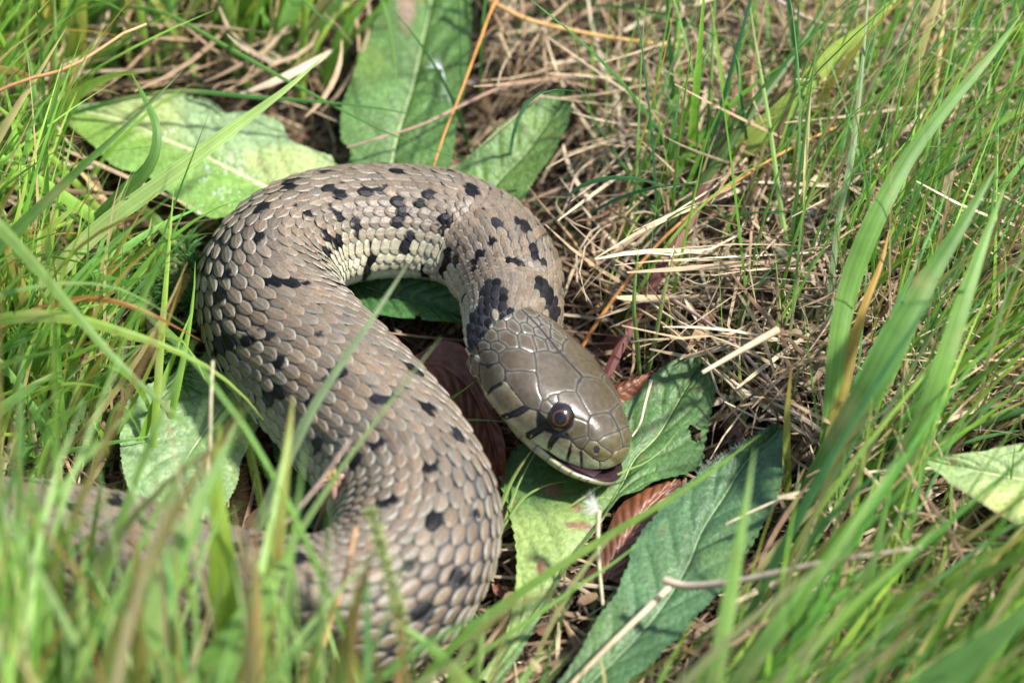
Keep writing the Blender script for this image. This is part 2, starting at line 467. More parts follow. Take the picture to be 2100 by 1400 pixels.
# ---- eyes
def ray_head(px):
    d = unit(FWD * DIST + RGT * ((px[0]-1050)/PXCM) + UPV * ((700-px[1])/PXCM))
    near = (HL[..., 1] > 0).ravel() & topmask
    w = Vh - CAM; t = w @ d
    dist = np.linalg.norm(w - t[:, None] * d, axis=1)
    return int(np.argmin(np.where(near, dist, 1e9)))
ie = ray_head(EYE_PX)
eye_l = HL.reshape(-1, 3)[ie]
def make_eye(sgn):
    p = eye_l * np.array([1, sgn, 1])
    j = int(np.argmin(np.linalg.norm(HL.reshape(-1, 3) - p, axis=1)))
    nrm = Nh[j]; c = Vh[j] - nrm * (0.17 if sgn > 0 else 0.27)
    look = unit(nrm * 0.9 + hy * sgn * 0.25 + hx * 0.12)
    if sgn > 0: look = unit(look + 0.35 * unit(CAM - c))
    a = unit(np.cross(look, hz)); b = np.cross(look, a)
    R = 0.305
    def cap(t0, t1, n, R, col, name, par, mat, elong=1.0):
        t = np.linspace(t0, t1, n); f = np.linspace(0, 2*np.pi, 40, endpoint=False)
        T, Fm = np.meshgrid(t, f, indexing='ij')
        V = c + R * (np.cos(T)[..., None]*look*0.93 + np.sin(T)[..., None]*(np.cos(Fm)[..., None]*a*elong + np.sin(Fm)[..., None]*b*elong))
        C = col(T) if callable(col) else np.tile(np.asarray(col, float), (n*40, 1))
        return add_obj(name, V.reshape(-1, 3), grid_faces(n, 40, True), mat, par, C.reshape(-1, 3))
    def iris_c(T):
        k = np.clip((T - 0.50) / 0.16, 0, 1)[..., None]
        k2 = np.clip((T - 0.50) / 0.08, 0, 1)[..., None]
        n = hash2(np.arange(T.shape[1])[None, :].repeat(T.shape[0], 0), (T * 40).astype(int))[..., None]
        o = np.array([0.115, 0.040, 0.014]) * (0.4 + 1.2*n)
        d = np.array([0.012, 0.008, 0.007]) * (0.5 + 1.0*n)
        return o * (1 - k2) + d * k2
    e = cap(1.05, 2.6, 14, R, [0.010, 0.010, 0.012], 'eye', snake, M_EYE)
    cap(0.45, 1.07, 18, R, iris_c, 'iris', e, M_EYE)
    cap(1e-3, 0.46, 10, R, [0.004, 0.004, 0.005], 'pupil', e, M_EYE)
make_eye(1); make_eye(-1)

# ---- lower jaw and mouth lining
JA = math.radians(0.6); jx0 = 0.1 * KX
def jaw_pt(x, th, scale=1.0):
    w, t, b = head_dims((x * 1.02).ravel()); w = w.reshape(x.shape); b = b.reshape(x.shape)
    xe = 2.2 * KX; xe1 = 3.14 * KX
    f = np.sqrt(np.clip(1 - (np.clip(x - xe, 0, None) / (xe1 - xe)) ** 2, 0, 1))
    wj = np.interp(x, np.array([-1, 0, 0.5, 1, 1.5, 2.0, 2.8]) * KX, [0.45, 0.72, 0.84, 0.93, 0.95, 0.90, 0.80]) * f * scale
    c, s = np.cos(th), np.sin(th)
    y = wj * np.sign(c) * np.abs(c) ** 0.7
    hgt = np.interp(x, np.array([-1, 0, 1.0, 2.0, 2.8]) * KX, [0.45, 0.40, 0.34, 0.25, 0.15])
    z = np.where(s > 0, 0.10, hgt * (0.3 + 0.7 * f)) * np.sign(s) * np.abs(s) ** 0.7
    z0 = -np.interp(x, np.array([-1, 0, 1, 2, 2.97]) * KX, [0.58, 0.58, 0.59, 0.54, 0.43])
    ca, sa = math.cos(JA), math.sin(JA)
    X = x - jx0; Z = z
    return np.stack([jx0 + X*ca + Z*sa, y, z0 - np.clip(X, 0, None)*sa + Z*ca], -1)
jn, jt = 140, 96
ja = np.linspace(0, 1, jn); jxs = -0.5*KX + (3.14*KX + 0.5*KX) * (1 - (1-ja)**1.5)
JX, JT = np.meshgrid(jxs, np.linspace(0, 2*np.pi, jt, endpoint=False), indexing='ij')
JV = H2W(jaw_pt(JX, JT))
sj = np.sin(JT); cj = np.abs(np.cos(JT))
sut = np.zeros_like(JX)
for xx in np.array([0.60, 1.10, 1.52, 1.90, 2.22, 2.48, 2.68, 2.83]) * KX:
    sut = np.maximum(sut, np.exp(-((JX - xx) / 0.018) ** 2) * (sj > -0.75))
jc = np.tile(np.array([0.36, 0.345, 0.20]), (JX.size, 1)) * (0.92 + 0.16 * vnoise(JV.reshape(-1, 3), 6)[:, None])
jc = jc * (1 - 0.9*sut.reshape(-1, 1)) + np.array([0.05, 0.035, 0.04]) * 0.9 * sut.reshape(-1, 1)
line = np.exp(-((sj + 0.75) / 0.05) ** 2).reshape(-1, 1) * 0.5
jc = jc * (1 - line) + 0.12 * line
gum = np.clip((sj - 0.30) / 0.12, 0, 1).reshape(-1, 1)
jc = jc * (1 - gum) + np.array([0.026, 0.013, 0.016]) * gum
add_obj('lower_jaw', JV.reshape(-1, 3), grid_faces(jn, jt, True), M_PLATE, snake, jc)
# mouth lining: a low cushion inside the lower jaw, just proud of its upper face
ln, lt = 60, 24
lx = np.linspace(0.1*KX, 2.86*KX, ln); lv = np.linspace(-1, 1, lt)
LX, LV = np.meshgrid(lx, lv, indexing='ij')
edge = jaw_pt(LX, np.zeros_like(LX) + 0.35)[..., 1] * 0.93
zz = jaw_pt(LX, np.zeros_like(LX) + 1.57)[..., 2]
cush = np.stack([LX, edge * LV, zz + 0.0 + 0.12 * (1 - np.abs(LV) ** 2.5)], -1)
lc = np.tile(np.array([0.026, 0.013, 0.016]), (LX.size, 1)) * (0.8 + 0.4 * vnoise(H2W(cush).reshape(-1, 3), 4)[:, None])
add_obj('mouth_lining', H2W(cush).reshape(-1, 3), grid_faces(ln, lt), M_MOUTH, snake, lc)

# ---- body
BODY_CTRL = [  # px, py, height of the axis, radius
 (1052, 628, 1.50, 0.98), (1040, 565, 1.42, 1.08), (985, 500, 1.26, 1.15), (905, 468, 1.28, 1.20), (800, 459, 1.32, 1.23),
 (692, 470, 1.40, 1.28), (602, 507, 1.50, 1.34), (550, 580, 1.56, 1.40), (570, 668, 1.58, 1.44), (650, 758, 1.58, 1.50), (745, 862, 1.56, 1.55),
 (820, 965, 1.54, 1.57), (858, 1075, 1.52, 1.58), (818, 1182, 1.48, 1.52), (705, 1252, 1.46, 1.46), (555, 1256, 1.46, 1.42),
 (380, 1205, 1.44, 1.38), (190, 1145, 1.40, 1.34), (0, 1118, 1.38, 1.30), (-220, 1130, 1.45, 1.38),
 (-460, 1050, 1.35, 1.25), (-560, 850, 1.2, 1.05), (-480, 640, 1.0, 0.82), (-330, 520, 0.7, 0.55), (-230, 380, 0.45, 0.3), (-180, 250, 0.25, 0.10)]
ctrl = [list(H2W(np.array([0.2*KX, 0, 0.02]))) + [0.90], list(H2W(np.array([-0.65*KX, 0, 0.03]))) + [0.96]]
ctrl += [list(unproj(a, b, z)) + [r] for a, b, z, r in BODY_CTRL]
NB = 1600
Cb, BLEN = catmull(np.array(ctrl), NB)
sb = np.linspace(0, BLEN, NB)
Tb = unit(np.gradient(Cb[:, :3], axis=0))
for _ in range(12): Tb[1:-1] = (Tb[:-2] + 2*Tb[1:-1] + Tb[2:]) / 4
Tb = unit(Tb)
def wrapup(T, up):
    return unit(up - (up * T).sum(-1, keepdims=True) * T)
up_dir = np.tile(np.array([0, 0, 1.0]), (NB, 1))
wroll = np.clip(1 - sb / 4.5, 0, 1)[:, None]
up_dir = unit(up_dir * (1 - wroll) + hz * wroll)
Ub = wrapup(Tb, up_dir); Bb = unit(np.cross(Tb, Ub))
# the body is twisted a little, so that each bend shows some of its belly edge
roll_b = np.radians(np.interp(sb, [0, 3.0, 5.0, 9.5, 12.5, 16.0, 22.0, 27.0, BLEN], [0, 8, 30, 30, 2, -20, -20, 0, 0]))[:, None]
Ub, Bb = Ub*np.cos(roll_b) + Bb*np.sin(roll_b), Bb*np.cos(roll_b) - Ub*np.sin(roll_b)
def interp_rows(A, s):
    f = np.clip(s / BLEN * (NB - 1), 0, NB - 1.001); i = f.astype(int); t = (f - i)[..., None]
    return A[i] * (1 - t) + A[i+1] * t
def body_pt(s, phi, h=0.0):
    """phi: 0 dorsal, positive to the snake's left (side Bb)"""
    C = interp_rows(Cb, s); U = unit(interp_rows(Ub, s)); B = unit(interp_rows(Bb, s)); r = C[..., 3]
    c, sn = np.cos(phi), np.sin(phi)
    kz = np.where(c >= 0, 0.98, 0.86)
    k = np.abs(c)
    zz = kz * np.sign(c) * k ** np.where(c >= 0, 0.95, 0.75)
    x = np.clip(0.2*KX - s, -1.55*KX, 0.2*KX)
    hw, ht, hb = head_dims(np.ravel(x)); sh = np.shape(x)
    q = np.clip((s - 1.0) / 1.1, 0, 1); q = q * q * (3 - 2*q)          # near the skull the neck takes the head's section
    q2 = np.clip((s - 0.55) / 0.85, 0, 1); h = h - 0.13 * (1 - q2 * q2 * (3 - 2*q2))
    rw = (hw.reshape(sh) + 0.015) * (1 - q) + 1.02 * r * q
    rh = (np.where(c >= 0, ht.reshape(sh) + 0.015, (hb.reshape(sh) - 0.02) / 0.86)) * (1 - q) + r * q
    return C[..., :3] + ((rw + h) * sn)[..., None] * B + ((rh + h) * zz)[..., None] * U
NBT = 64
bs = np.linspace(0.40, BLEN, 900); bp = np.linspace(-np.pi, np.pi, NBT, endpoint=False)
BS, BP = np.meshgrid(bs, bp, indexing='ij')
BV = body_pt(BS, BP, -0.012)
bn = vnoise(BV.reshape(-1, 3), 3.0, 2)[:, None]
bc = np.where((np.abs(BP) > 2.05).reshape(-1, 1), np.array([0.40, 0.41, 0.31]), np.array([0.040, 0.038, 0.042]) * (0.5 + 1.2*bn))
off = len(skin_V)
bodyV = np.concatenate([skin_V, BV.reshape(-1, 3)]); bodyF = np.concatenate([skin_F, grid_faces(900, NBT, True) + off])
bodyC = np.concatenate([skin_c, bc])
add_obj('body', bodyV, bodyF, M_SKIN, snake, bodyC)

# ---- scales: 23 keeled rows and the belly plates; lattice follows the girth
ROWS = 23; PHI_MAX = math.radians(119)
# lattice stations along the body: spacing proportional to the radius
st = [0.25]
while st[-1] < BLEN - 0.6:
    r = np.interp(st[-1], sb, Cb[:, 3]); st.append(st[-1] + max(0.06, 0.120 * r) * (0.85 if st[-1] < 3.0 else 1.0))
st = np.array(st)
brng = np.random.default_rng(21)
# black marks: (s, phi, half-length cm, half-width cm)
blobs = []
s = 3.0
while s < BLEN:
    for sg in (1, -1):
        blobs.append((s + brng.uniform(-.3, .3), sg * brng.uniform(1.72, 1.95), brng.uniform(.15, .24), brng.uniform(.36, .55)))
        if brng.random() < .8: blobs.append((s + .8 + brng.uniform(-.3, .3), sg * brng.uniform(1.0, 1.3), brng.uniform(.12, .22), brng.uniform(.14, .28)))
        if brng.random() < .95: blobs.append((s + .3 + brng.uniform(-.4, .4), sg * brng.uniform(.42, .66), brng.uniform(.11, .20), brng.uniform(.14, .30)))
        if brng.random() < .35: blobs.append((s + 1.2 + brng.uniform(-.4, .4), sg * brng.uniform(.0, .3), brng.uniform(.08, .15), brng.uniform(.08, .16)))
    for _ in range(5):
        blobs.append((s + brng.uniform(0, 1.5), brng.uniform(-1.5, 1.5), brng.uniform(.07, .14), brng.uniform(.08, .16)))
    s += brng.uniform(1.2, 1.6)
# collar behind the head
for sg in (1, -1):
    blobs += [(1.50, sg*1.05, .50, .40), (1.90, sg*.80, .42, .34), (1.15, sg*1.40, .50, .40), (2.3, sg*.62, .28, .22), (1.35, sg*1.75, .35, .3)]
# marks seen in the photograph, carried to the body by the surface point under each of them
def c2(x, y): return (380 + x/2.625, 300 + y/2.625)
def c3(x, y): return (380 + x/2, 700 + y/2)
SEEN = [(c2(800,112),.26,.10),(c2(545,170),.12,.12),(c2(572,205),.10,.12),(c2(780,230),.14,.10),(c2(830,262),.12,.10),(c2(385,300),.10,.14),(c2(420,322),.10,.12),
 (c2(650,352),.10,.12),(c2(602,315),.10,.10),(c2(780,500),.14,.20),(c2(770,570),.12,.18),(c2(925,378),.15,.12),(c2(938,430),.14,.22),(c2(1160,322),.18,.14),(c2(1165,382),.16,.16),
 (c2(1408,390),.15,.14),(c2(1420,440),.15,.16),(c2(1335,250),.18,.12),(c2(1150,112),.12,.10),(c2(1550,240),.28,.12),(c2(1662,420),.10,.18),(c2(1820,410),.16,.18),
 (c2(1205,500),.14,.16),(c2(1220,540),.12,.18),(c2(1012,590),.15,.36),(c2(975,690),.17,.50),(c2(840,690),.15,.44),(c2(1288,690),.19,.40),(c2(1405,640),.17,.34),(c2(1460,622),.12,.16),
 (c2(1580,622),.14,.16),(c2(1605,580),.10,.12),(c2(1750,630),.12,.12),(c2(1900,620),.16,.14),(c2(1800,640),.10,.10),
 (c2(1640,770),.26,.24),(c2(1605,850),.28,.26),(c2(1575,920),.30,.26),(c2(1555,985),.26,.22),(c2(1730,890),.14,.18),(c2(1690,810),.20,.18),(c2(1945,770),.28,.26),(c2(1975,850),.30,.26),(c2(1990,900),.26,.22),
 (c2(1500,850),.12,.14),(c2(1465,945),.20,.16),(c2(1405,800),.12,.14),(c2(370,490),.12,.14),(c2(215,690),.12,.18),(c2(180,790),.12,.18),(c2(550,722),.14,.16),(c2(470,705),.10,.12),
 (c2(460,1010),.14,.16),(c2(360,1042),.16,.14),(c2(200,1065),.20,.22),(c2(1240,1180),.16,.12),(c2(760,1262),.18,.20),(c2(730,1005),.14,.16),(c2(640,740),.10,.12),
 (c3(340,240),.20,.24),(c3(365,205),.12,.14),(c3(560,190),.16,.18),(c3(520,235),.14,.18),(c3(800,235),.15,.14),(c3(858,215),.14,.14),(c3(540,435),.16,.22),(c3(770,420),.17,.18),(c3(705,485),.18,.16),
 (c3(990,505),.14,.16),(c3(1022,490),.12,.12),(c3(950,95),.12,.10),(c3(1128,390),.26,.12),(c3(790,672),.12,.16),(c3(842,650),.12,.12),(c3(1030,735),.12,.12),(c3(1065,755),.12,.10),(c3(1190,705),.14,.14),
 (c3(1225,720),.14,.10),(c3(1110,960),.14,.14),(c3(1150,985),.14,.12),(c3(900,912),.14,.14),(c3(980,1125),.18,.18)]
_gs, _gp = np.meshgrid(np.linspace(0.9, 24.0, 700), np.linspace(-np.pi, np.pi, 181), indexing='ij')
_gP = body_pt(_gs, _gp); _gn = unit(_gP - interp_rows(Cb, _gs)[..., :3])
_vis = (_gn * unit(CAM - _gP)).sum(-1) > 0.12
_gq = proj(_gP.reshape(-1, 3)).reshape(_gs.shape + (2,)); _gd = np.linalg.norm(_gP - CAM, axis=-1)
blobs = [b for b in blobs if b[0] > 20.5]
for (mx, my), hl_, hw_ in SEEN:
    d = np.hypot(_gq[..., 0] - mx, _gq[..., 1] - my)
    cost = np.where(_vis & (d < 10), _gd, 1e9)
    if cost.min() > 1e8: continue
    i, j = np.unravel_index(np.argmin(cost + d * 0.02), cost.shape)
    blobs.append((_gs[i, j], _gp[i, j], hl_ * 1.02, hw_ * 1.05))
for _ in range(150):
    blobs.append((brng.uniform(2.6, 24.0), brng.uniform(-1.55, 1.55), brng.uniform(.05, .10), brng.uniform(.06, .12)))
for b in list(blobs):                                   # the far flank, unseen, carries the same kind of bars
    if 3 < b[0] < 20.5 and abs(b[1]) > 1.6: blobs.append((b[0] + 0.4, -b[1], b[2], b[3]))
blobs = np.array(blobs)
def blackness(s, phi, P):
    r = np.interp(s, sb, Cb[:, 3])
    out = np.full(s.shape, -1.0)
    for b in blobs:
        m = np.abs(s - b[0]) < 1.2
        if not m.any(): continue
        d = 1 - np.hypot((s[m] - b[0]) / b[2], (phi[m] - b[1]) * r[m] / b[3])
        out[m] = np.maximum(out[m], d)
    return out + (vnoise(P, 4.5, 9) - 0.5) * 0.6

def pale_patch(s, phi):
    return 0.7*np.exp(-((s - 1.0) / 0.22) ** 2) * np.exp(-((np.abs(phi) - 1.25) / 0.35) ** 2)

NA, NW = 9, 11
ta = np.linspace(-1, 1, NA); tb = np.linspace(-1, 1, NW)
TA, TBm = np.meshgrid(ta, tb, indexing='ij')            # TA: -1 head end, +1 free tip
wid = np.where(TA < 0, (1 - np.abs(TA) ** 1.8 * 0.72), np.clip(1 - np.abs(TA) ** 1.7 * 0.985, 0, 1) ** 0.62)
rimm = np.maximum(np.abs(TBm), np.abs(TA)) ** 9
sc_s, sc_p, sc_hl, sc_hw, sc_lat = [], [], [], [], []
for k, s0 in enumerate(st[:-1]):
    for row in range(ROWS):
        if (row + k) % 2: continue
        sc_s.append(s0); sc_p.append((row - (ROWS-1)/2) / ((ROWS-1)/2) * PHI_MAX * 0.955)
        sc_lat.append(abs(row - (ROWS-1)/2))
sc_s = np.array(sc_s); sc_p = np.array(sc_p); sc_lat = np.array(sc_lat)
rr = np.interp(sc_s, sb, Cb[:, 3])
dst = np.interp(sc_s, st[:-1], np.diff(st))             # lattice step (half a scale pitch)
eps = 0.05
k_st = np.linalg.norm(body_pt(sc_s + eps, sc_p) - body_pt(sc_s - eps, sc_p), axis=1) / (2*eps)   # stretch of the flank in bends
nom = 3.35 * dst
half_l = nom / 2 / np.clip(k_st, 0.42, 3.0) ** np.where(k_st > 1, 1.05, 0.35)
half_w = (PHI_MAX / (ROWS - 1)) * (1.20 + 0.8 * np.clip(1 - k_st, 0, .4)) * np.where(sc_lat > 10.5, 1.25, 1.0) * (1.0 - 0.30 * np.clip(k_st - 1.0, 0, 0.8))
nsc = len(sc_s)
jit = np.random.default_rng(5)
half_l *= jit.uniform(.94, 1.07, nsc); half_w *= jit.uniform(.93, 1.05, nsc)
sS = sc_s[:, None, None] + half_l[:, None, None] * TA + jit.normal(0, .012, (nsc, 1, 1))
sP = sc_p[:, None, None] + half_w[:, None, None] * wid * TBm + jit.normal(0, .006, (nsc, 1, 1))
size = rr[:, None, None] / 1.4
tuck = np.clip(1 - k_st, 0, .5)[:, None, None]
lift = size * (0.000 + 0.058 * ((TA + 1) / 2) ** 1.2 * (1 + 2.5*tuck) + 0.007 * (1 - TBm ** 2) * (1 - 0.5*TA**2)
               + 0.014 * np.exp(-(TBm / 0.13) ** 2) * np.clip(1.15 - TA ** 2, 0, 1) * np.clip((12 - sc_lat[:, None, None]) / 4, 0.2, 1)
               - 0.030 * rimm) + jit.normal(0, .0035, (nsc, 1, 1)) + jit.normal(0, .006, (nsc, 1, 1)) * TBm
SV = body_pt(sS, sP, lift)
SVf = SV.reshape(-1, 3)
bk = blackness(sS.ravel(), sP.ravel(), SVf).reshape(nsc, -1)
bkc = bk[:, (NA//2)*NW + NW//2][:, None] + jit.normal(0, .10, (nsc, 1))
bk = (0.62 * bkc + 0.38 * bk).ravel()
kb = np.clip(bk / 0.05 + 0.5, 0, 1)[:, None]
lat = np.clip((sc_lat - 6.4) / 3.4, 0, 1)[:, None, None] * np.ones_like(TA)
base = np.array([0.128, 0.096, 0.065])[None, :] * (0.80 + 0.40 * jit.random((nsc, 1))) * (1 + 0.035 * jit.normal(0, 1, (nsc, 1)) * np.array([1, 0, -1]))
base = np.repeat(base[:, None, :], NA*NW, 1).reshape(-1, 3)
lf = (lat ** 1.7).reshape(-1, 1)
base = base * (1 - lf*0.75) + np.array([0.42, 0.40, 0.27]) * lf * 0.75
hue = jit.random((nsc, 1)) ** 2
rim_amt = (np.clip((np.abs(TBm) - 0.62) / 0.3, 0, 1) * 0.75 + np.clip((TA - 0.8) / 0.2, 0, 1) * 0.2)[None] * np.ones((nsc, 1, 1))
rim_amt = rim_amt.reshape(-1, 1) * np.repeat(0.25 + 0.75*hue, NA*NW, 0).reshape(-1, 1)
base = base * (1 - 0.55*rim_amt) + np.array([0.36, 0.42, 0.37]) * 0.55 * rim_amt
pp = np.clip(pale_patch(sS, sP), 0, 1).reshape(-1, 1)
base = base * (1 - pp) + np.array([0.60, 0.62, 0.40]) * pp
keel = (np.exp(-(TBm / 0.11) ** 2) * 0.22 + 0.10 * TA - 0.10 * np.clip(np.abs(TBm) - 0.8, 0, 1) * 5)[None] * np.ones((nsc, 1, 1))
base = base * (1 + keel.reshape(-1, 1))
nz = vnoise(SVf, 9.0, 4)[:, None]
base *= 0.86 + 0.28 * nz
scC = base * (1 - kb) + np.array([0.0105, 0.0098, 0.0105]) * np.repeat(0.5 + 1.6 * jit.random((nsc, 1)) ** 2, NA*NW, 0).reshape(-1, 1) * (0.7 + 0.6*nz) * kb
scF0 = grid_faces(NA, NW)
cen = SV[:, NA//2, NW//2]
# the 300 scales that show largest in the photograph are parts of their own
pc = proj(SVf).reshape(nsc, NA*NW, 2)
ex = np.ptp(pc[..., 0], axis=1) * np.ptp(pc[..., 1], axis=1)
nrm = unit(np.cross(SV[:, NA//2, -1] - SV[:, NA//2, 0], SV[:, -1, NW//2] - SV[:, 0, NW//2]))
ax = interp_rows(Cb, sc_s)[:, :3]
nrm *= np.sign((nrm * (cen - ax)).sum(1, keepdims=True))
fac = (nrm * unit(CAM - cen)).sum(1)
inside = ((pc[:, :, 0].min(1) > 5) & (pc[:, :, 0].max(1) < 2095) & (pc[:, :, 1].min(1) > 5) & (pc[:, :, 1].max(1) < 1120))
# scales that would lie under the head plates are left out
cl = np.stack([(cen - HEAD_O) @ hx, np.abs((cen - HEAD_O) @ hy), (cen - HEAD_O) @ hz], -1)
under_head = np.zeros(nsc, bool)
cand = np.nonzero(sc_s < 3.2)[0]
sub = np.arange(0, len(QP), 7)
mflat = mirL.reshape(-1, 3)[sub]
for k in cand:
    w_ = Vh[sub] - cen[k]; j = int(np.argmin((w_ ** 2).sum(1)))
    under_head[k] = (cl[k, 0] > -0.80 * KX and ((cen[k] - Vh[sub[j]]) * Nh[sub[j]]).sum() < 0.0) or cl[k, 0] > 0.3 * KX or sc_s[k] < 0.35
score = np.where((fac > 0.25) & inside & ~under_head, ex * fac, -1)
top300 = np.argsort(-score)[:300]
is_top = np.zeros(nsc, bool); is_top[top300] = True
SVn = SVf.reshape(nsc, NA*NW, 3); SCn = scC.reshape(nsc, NA*NW, 3)
for k in top300:
    add_obj('scale', SVn[k], scF0, M_SCALE, snake, SCn[k])
keep = ~is_top & ~under_head
kk = np.nonzero(keep)[0]
F = (scF0[None] + (np.arange(len(kk)) * NA*NW)[:, None, None]).reshape(-1, 4)
tag(add_obj('small_scales', SVn[kk].reshape(-1, 3), F, M_SCALE, snake, SCn[kk].reshape(-1, 3)), kind='stuff')

# belly plates: one wide scute per two lattice steps
bs0 = st[:-2:2]; wst = np.interp(bs0, st[:-1], np.diff(st)) * 2
nvp = 15
ua = np.linspace(-1, 1, 6); ub = np.linspace(-1, 1, nvp)
UA, UB = np.meshgrid(ua, ub, indexing='ij')
PHI0 = PHI_MAX * 0.985
s_v = bs0[:, None, None] + wst[:, None, None] * 0.62 * (UA + 0.10 * (1 - UB**2))
p_v = np.pi + (np.pi - PHI0) * UB[None] + 0 * s_v
h_v = 0.010 + 0.030 * (UA[None] + 1)/2 - 0.03 * (np.abs(UB) ** 10)[None] - 0.03 * (np.abs(UA) ** 12)[None] + 0*s_v
VV = body_pt(s_v, p_v, h_v)
vf = VV.reshape(-1, 3)
pw = (p_v.ravel() + np.pi) % (2*np.pi) - np.pi
vb = blackness(s_v.ravel(), pw, vf)
kv = np.clip(vb / 0.1 + .5, 0, 1)[:, None]
cv = np.array([0.56, 0.57, 0.42]) * (0.85 + 0.3*vnoise(vf, 3, 6)[:, None])
cv = cv * (1-kv) + 0.014 * kv
keepv = ((VV[:, 3, nvp//2] - HEAD_O) @ hx < -0.4*KX) | (bs0 > 4)
kk = np.nonzero(keepv)[0]
F0 = grid_faces(6, nvp)
F = (F0[None] + (np.arange(len(kk)) * 6*nvp)[:, None, None]).reshape(-1, 4)
tag(add_obj('belly_scales', VV[kk].reshape(-1, 3), F, M_SCALE, snake, cv.reshape(len(VV), -1, 3)[kk].reshape(-1, 3)), kind='stuff')
# ================================================================== GROUND
gm, gt_, gn_, gb_, go_ = new_mat('soil')
tcg = gn_.new('ShaderNodeTexCoord'); nz1 = gn_.new('ShaderNodeTexNoise'); nz1.inputs['Scale'].default_value = 120; nz1.inputs['Detail'].default_value = 8
gt_.links.new(tcg.outputs['Object'], nz1.inputs['Vector'])
rp = gn_.new('ShaderNodeValToRGB'); rp.color_ramp.elements[0].position = 0.3; rp.color_ramp.elements[0].color = (0.018, 0.012, 0.008, 1)
rp.color_ramp.elements[1].position = 0.75; rp.color_ramp.elements[1].color = (0.075, 0.050, 0.030, 1)
gt_.links.new(nz1.outputs['Fac'], rp.inputs[0]); gt_.links.new(rp.outputs[0], gb_.inputs['Base Color'])
gb_.inputs['Roughness'].default_value = 0.95
bpg = gn_.new('ShaderNodeBump'); bpg.inputs['Distance'].default_value = 0.003
gt_.links.new(nz1.outputs['Fac'], bpg.inputs['Height']); gt_.links.new(bpg.outputs[0], gb_.inputs['Normal'])
gxs = np.concatenate([[-20000, -2000, -300, -80], np.linspace(-40, 40, 121), [80, 300, 2000, 20000]])
GXg, GYg = np.meshgrid(gxs, gxs + 4, indexing='ij')
gz = np.stack([GXg, GYg, 0*GXg], -1)
GZg = -1.25 + 0.5 * vnoise(gz, 0.5, 1) + 0.35 * vnoise(gz, 1.7, 2)
GZg[(np.abs(GXg) > 60) | (np.abs(GYg) > 60)] = -1.0
gob = add_obj('ground', np.stack([GXg, GYg, GZg], -1).reshape(-1, 3), grid_faces(*GXg.shape), gm)
tag(gob, kind='structure')

# ================================================================== PLANT HELPERS
M_GRASS = vcol_mat('grass_blade', rough=0.45, spec=0.28, mottling=0.10, mscale=300, transl=0.5)
M_STRAW = vcol_mat('dry_grass', rough=0.6, spec=0.3, mottling=0.18, mscale=500, transl=0.12)
M_LEAF = vcol_mat('broad_leaf', rough=0.5, spec=0.38, bump=0.0, mottling=0.26, mscale=900, transl=0.2)
def quilt(m, scale, dist):
    """fine net of veins and a down of tiny hairs, as relief"""
    t = m.node_tree; n = t.nodes
    tc = [x for x in n if x.type == 'TEX_COORD'][0]; b = [x for x in n if x.type == 'BSDF_PRINCIPLED'][0]
    wp = n.new('ShaderNodeTexNoise'); wp.inputs['Scale'].default_value = scale * 0.6
    ad = n.new('ShaderNodeVectorMath'); ad.operation = 'MULTIPLY_ADD'; ad.inputs[1].default_value = (0.0012, 0.0012, 0.0012)
    t.links.new(tc.outputs['Object'], wp.inputs['Vector']); t.links.new(wp.outputs['Color'], ad.inputs[0]); t.links.new(tc.outputs['Object'], ad.inputs[2])
    vo = n.new('ShaderNodeTexVoronoi'); vo.feature = 'DISTANCE_TO_EDGE'; vo.inputs['Scale'].default_value = scale
    t.links.new(ad.outputs[0], vo.inputs['Vector'])
    mr = n.new('ShaderNodeMapRange'); mr.inputs[1].default_value = 0.0; mr.inputs[2].default_value = 0.25
    t.links.new(vo.outputs['Distance'], mr.inputs[0])
    nz = n.new('ShaderNodeTexNoise'); nz.inputs['Scale'].default_value = 3200; nz.inputs['Detail'].default_value = 2
    t.links.new(tc.outputs['Object'], nz.inputs['Vector'])
    sm = n.new('ShaderNodeMath'); sm.operation = 'MULTIPLY_ADD'; sm.inputs[1].default_value = 0.5
    t.links.new(nz.outputs['Fac'], sm.inputs[0]); t.links.new(mr.outputs[0], sm.inputs[2])
    bp = n.new('ShaderNodeBump'); bp.inputs['Strength'].default_value = 0.25; bp.inputs['Distance'].default_value = dist
    t.links.new(sm.outputs[0], bp.inputs['Height']); t.links.new(bp.outputs[0], b.inputs['Normal'])
quilt(M_LEAF, 620.0, 0.0004)
M_DEAD = vcol_mat('dead_leaf', rough=0.42, spec=0.4, bump=0.8, bscale=500, mottling=0.35, mscale=300, transl=0.08)
M_WHITE = vcol_mat('seed_down', rough=0.6, spec=0.3, transl=0.4)
M_WATER, _t, _n, _b, _o = new_mat('water_drop')
_b.inputs['Base Color'].default_value = (0.9, 0.95, 0.9, 1); _b.inputs['Roughness'].default_value = 0.06
_b.inputs['IOR'].default_value = 1.33; _b.inputs['Specular IOR Level'].default_value = 0.9; _b.inputs['Alpha'].default_value = 0.16

BODY_SAMP = Cb[::8]
HEAD_C = [(H2W(np.array([x*KX, 0, 0.0])), r) for x, r in ((0, 1.30), (0.6, 1.32), (1.2, 1.22), (1.8, 1.05), (2.4, 0.8), (2.8, .55))]
def hits_snake(P, pad=1.04):
    """P (n,k,3): does any point of a strand lie inside the snake?"""
    out = np.zeros(len(P), bool)
    Q = P.reshape(-1, 3)
    for a in range(0, len(Q), 40000):
        q = Q[a:a+40000]
        d = np.linalg.norm(q[:, None, :] - BODY_SAMP[None, :, :3], axis=2) - BODY_SAMP[None, :, 3] * pad
        h = d.min(1) < 0
        for c, r in HEAD_C:
            h |= np.linalg.norm(q - c, axis=1) < r * pad
        np.logical_or.at(out, (np.arange(a, a+len(q)) // P.shape[1]), h)
    return out

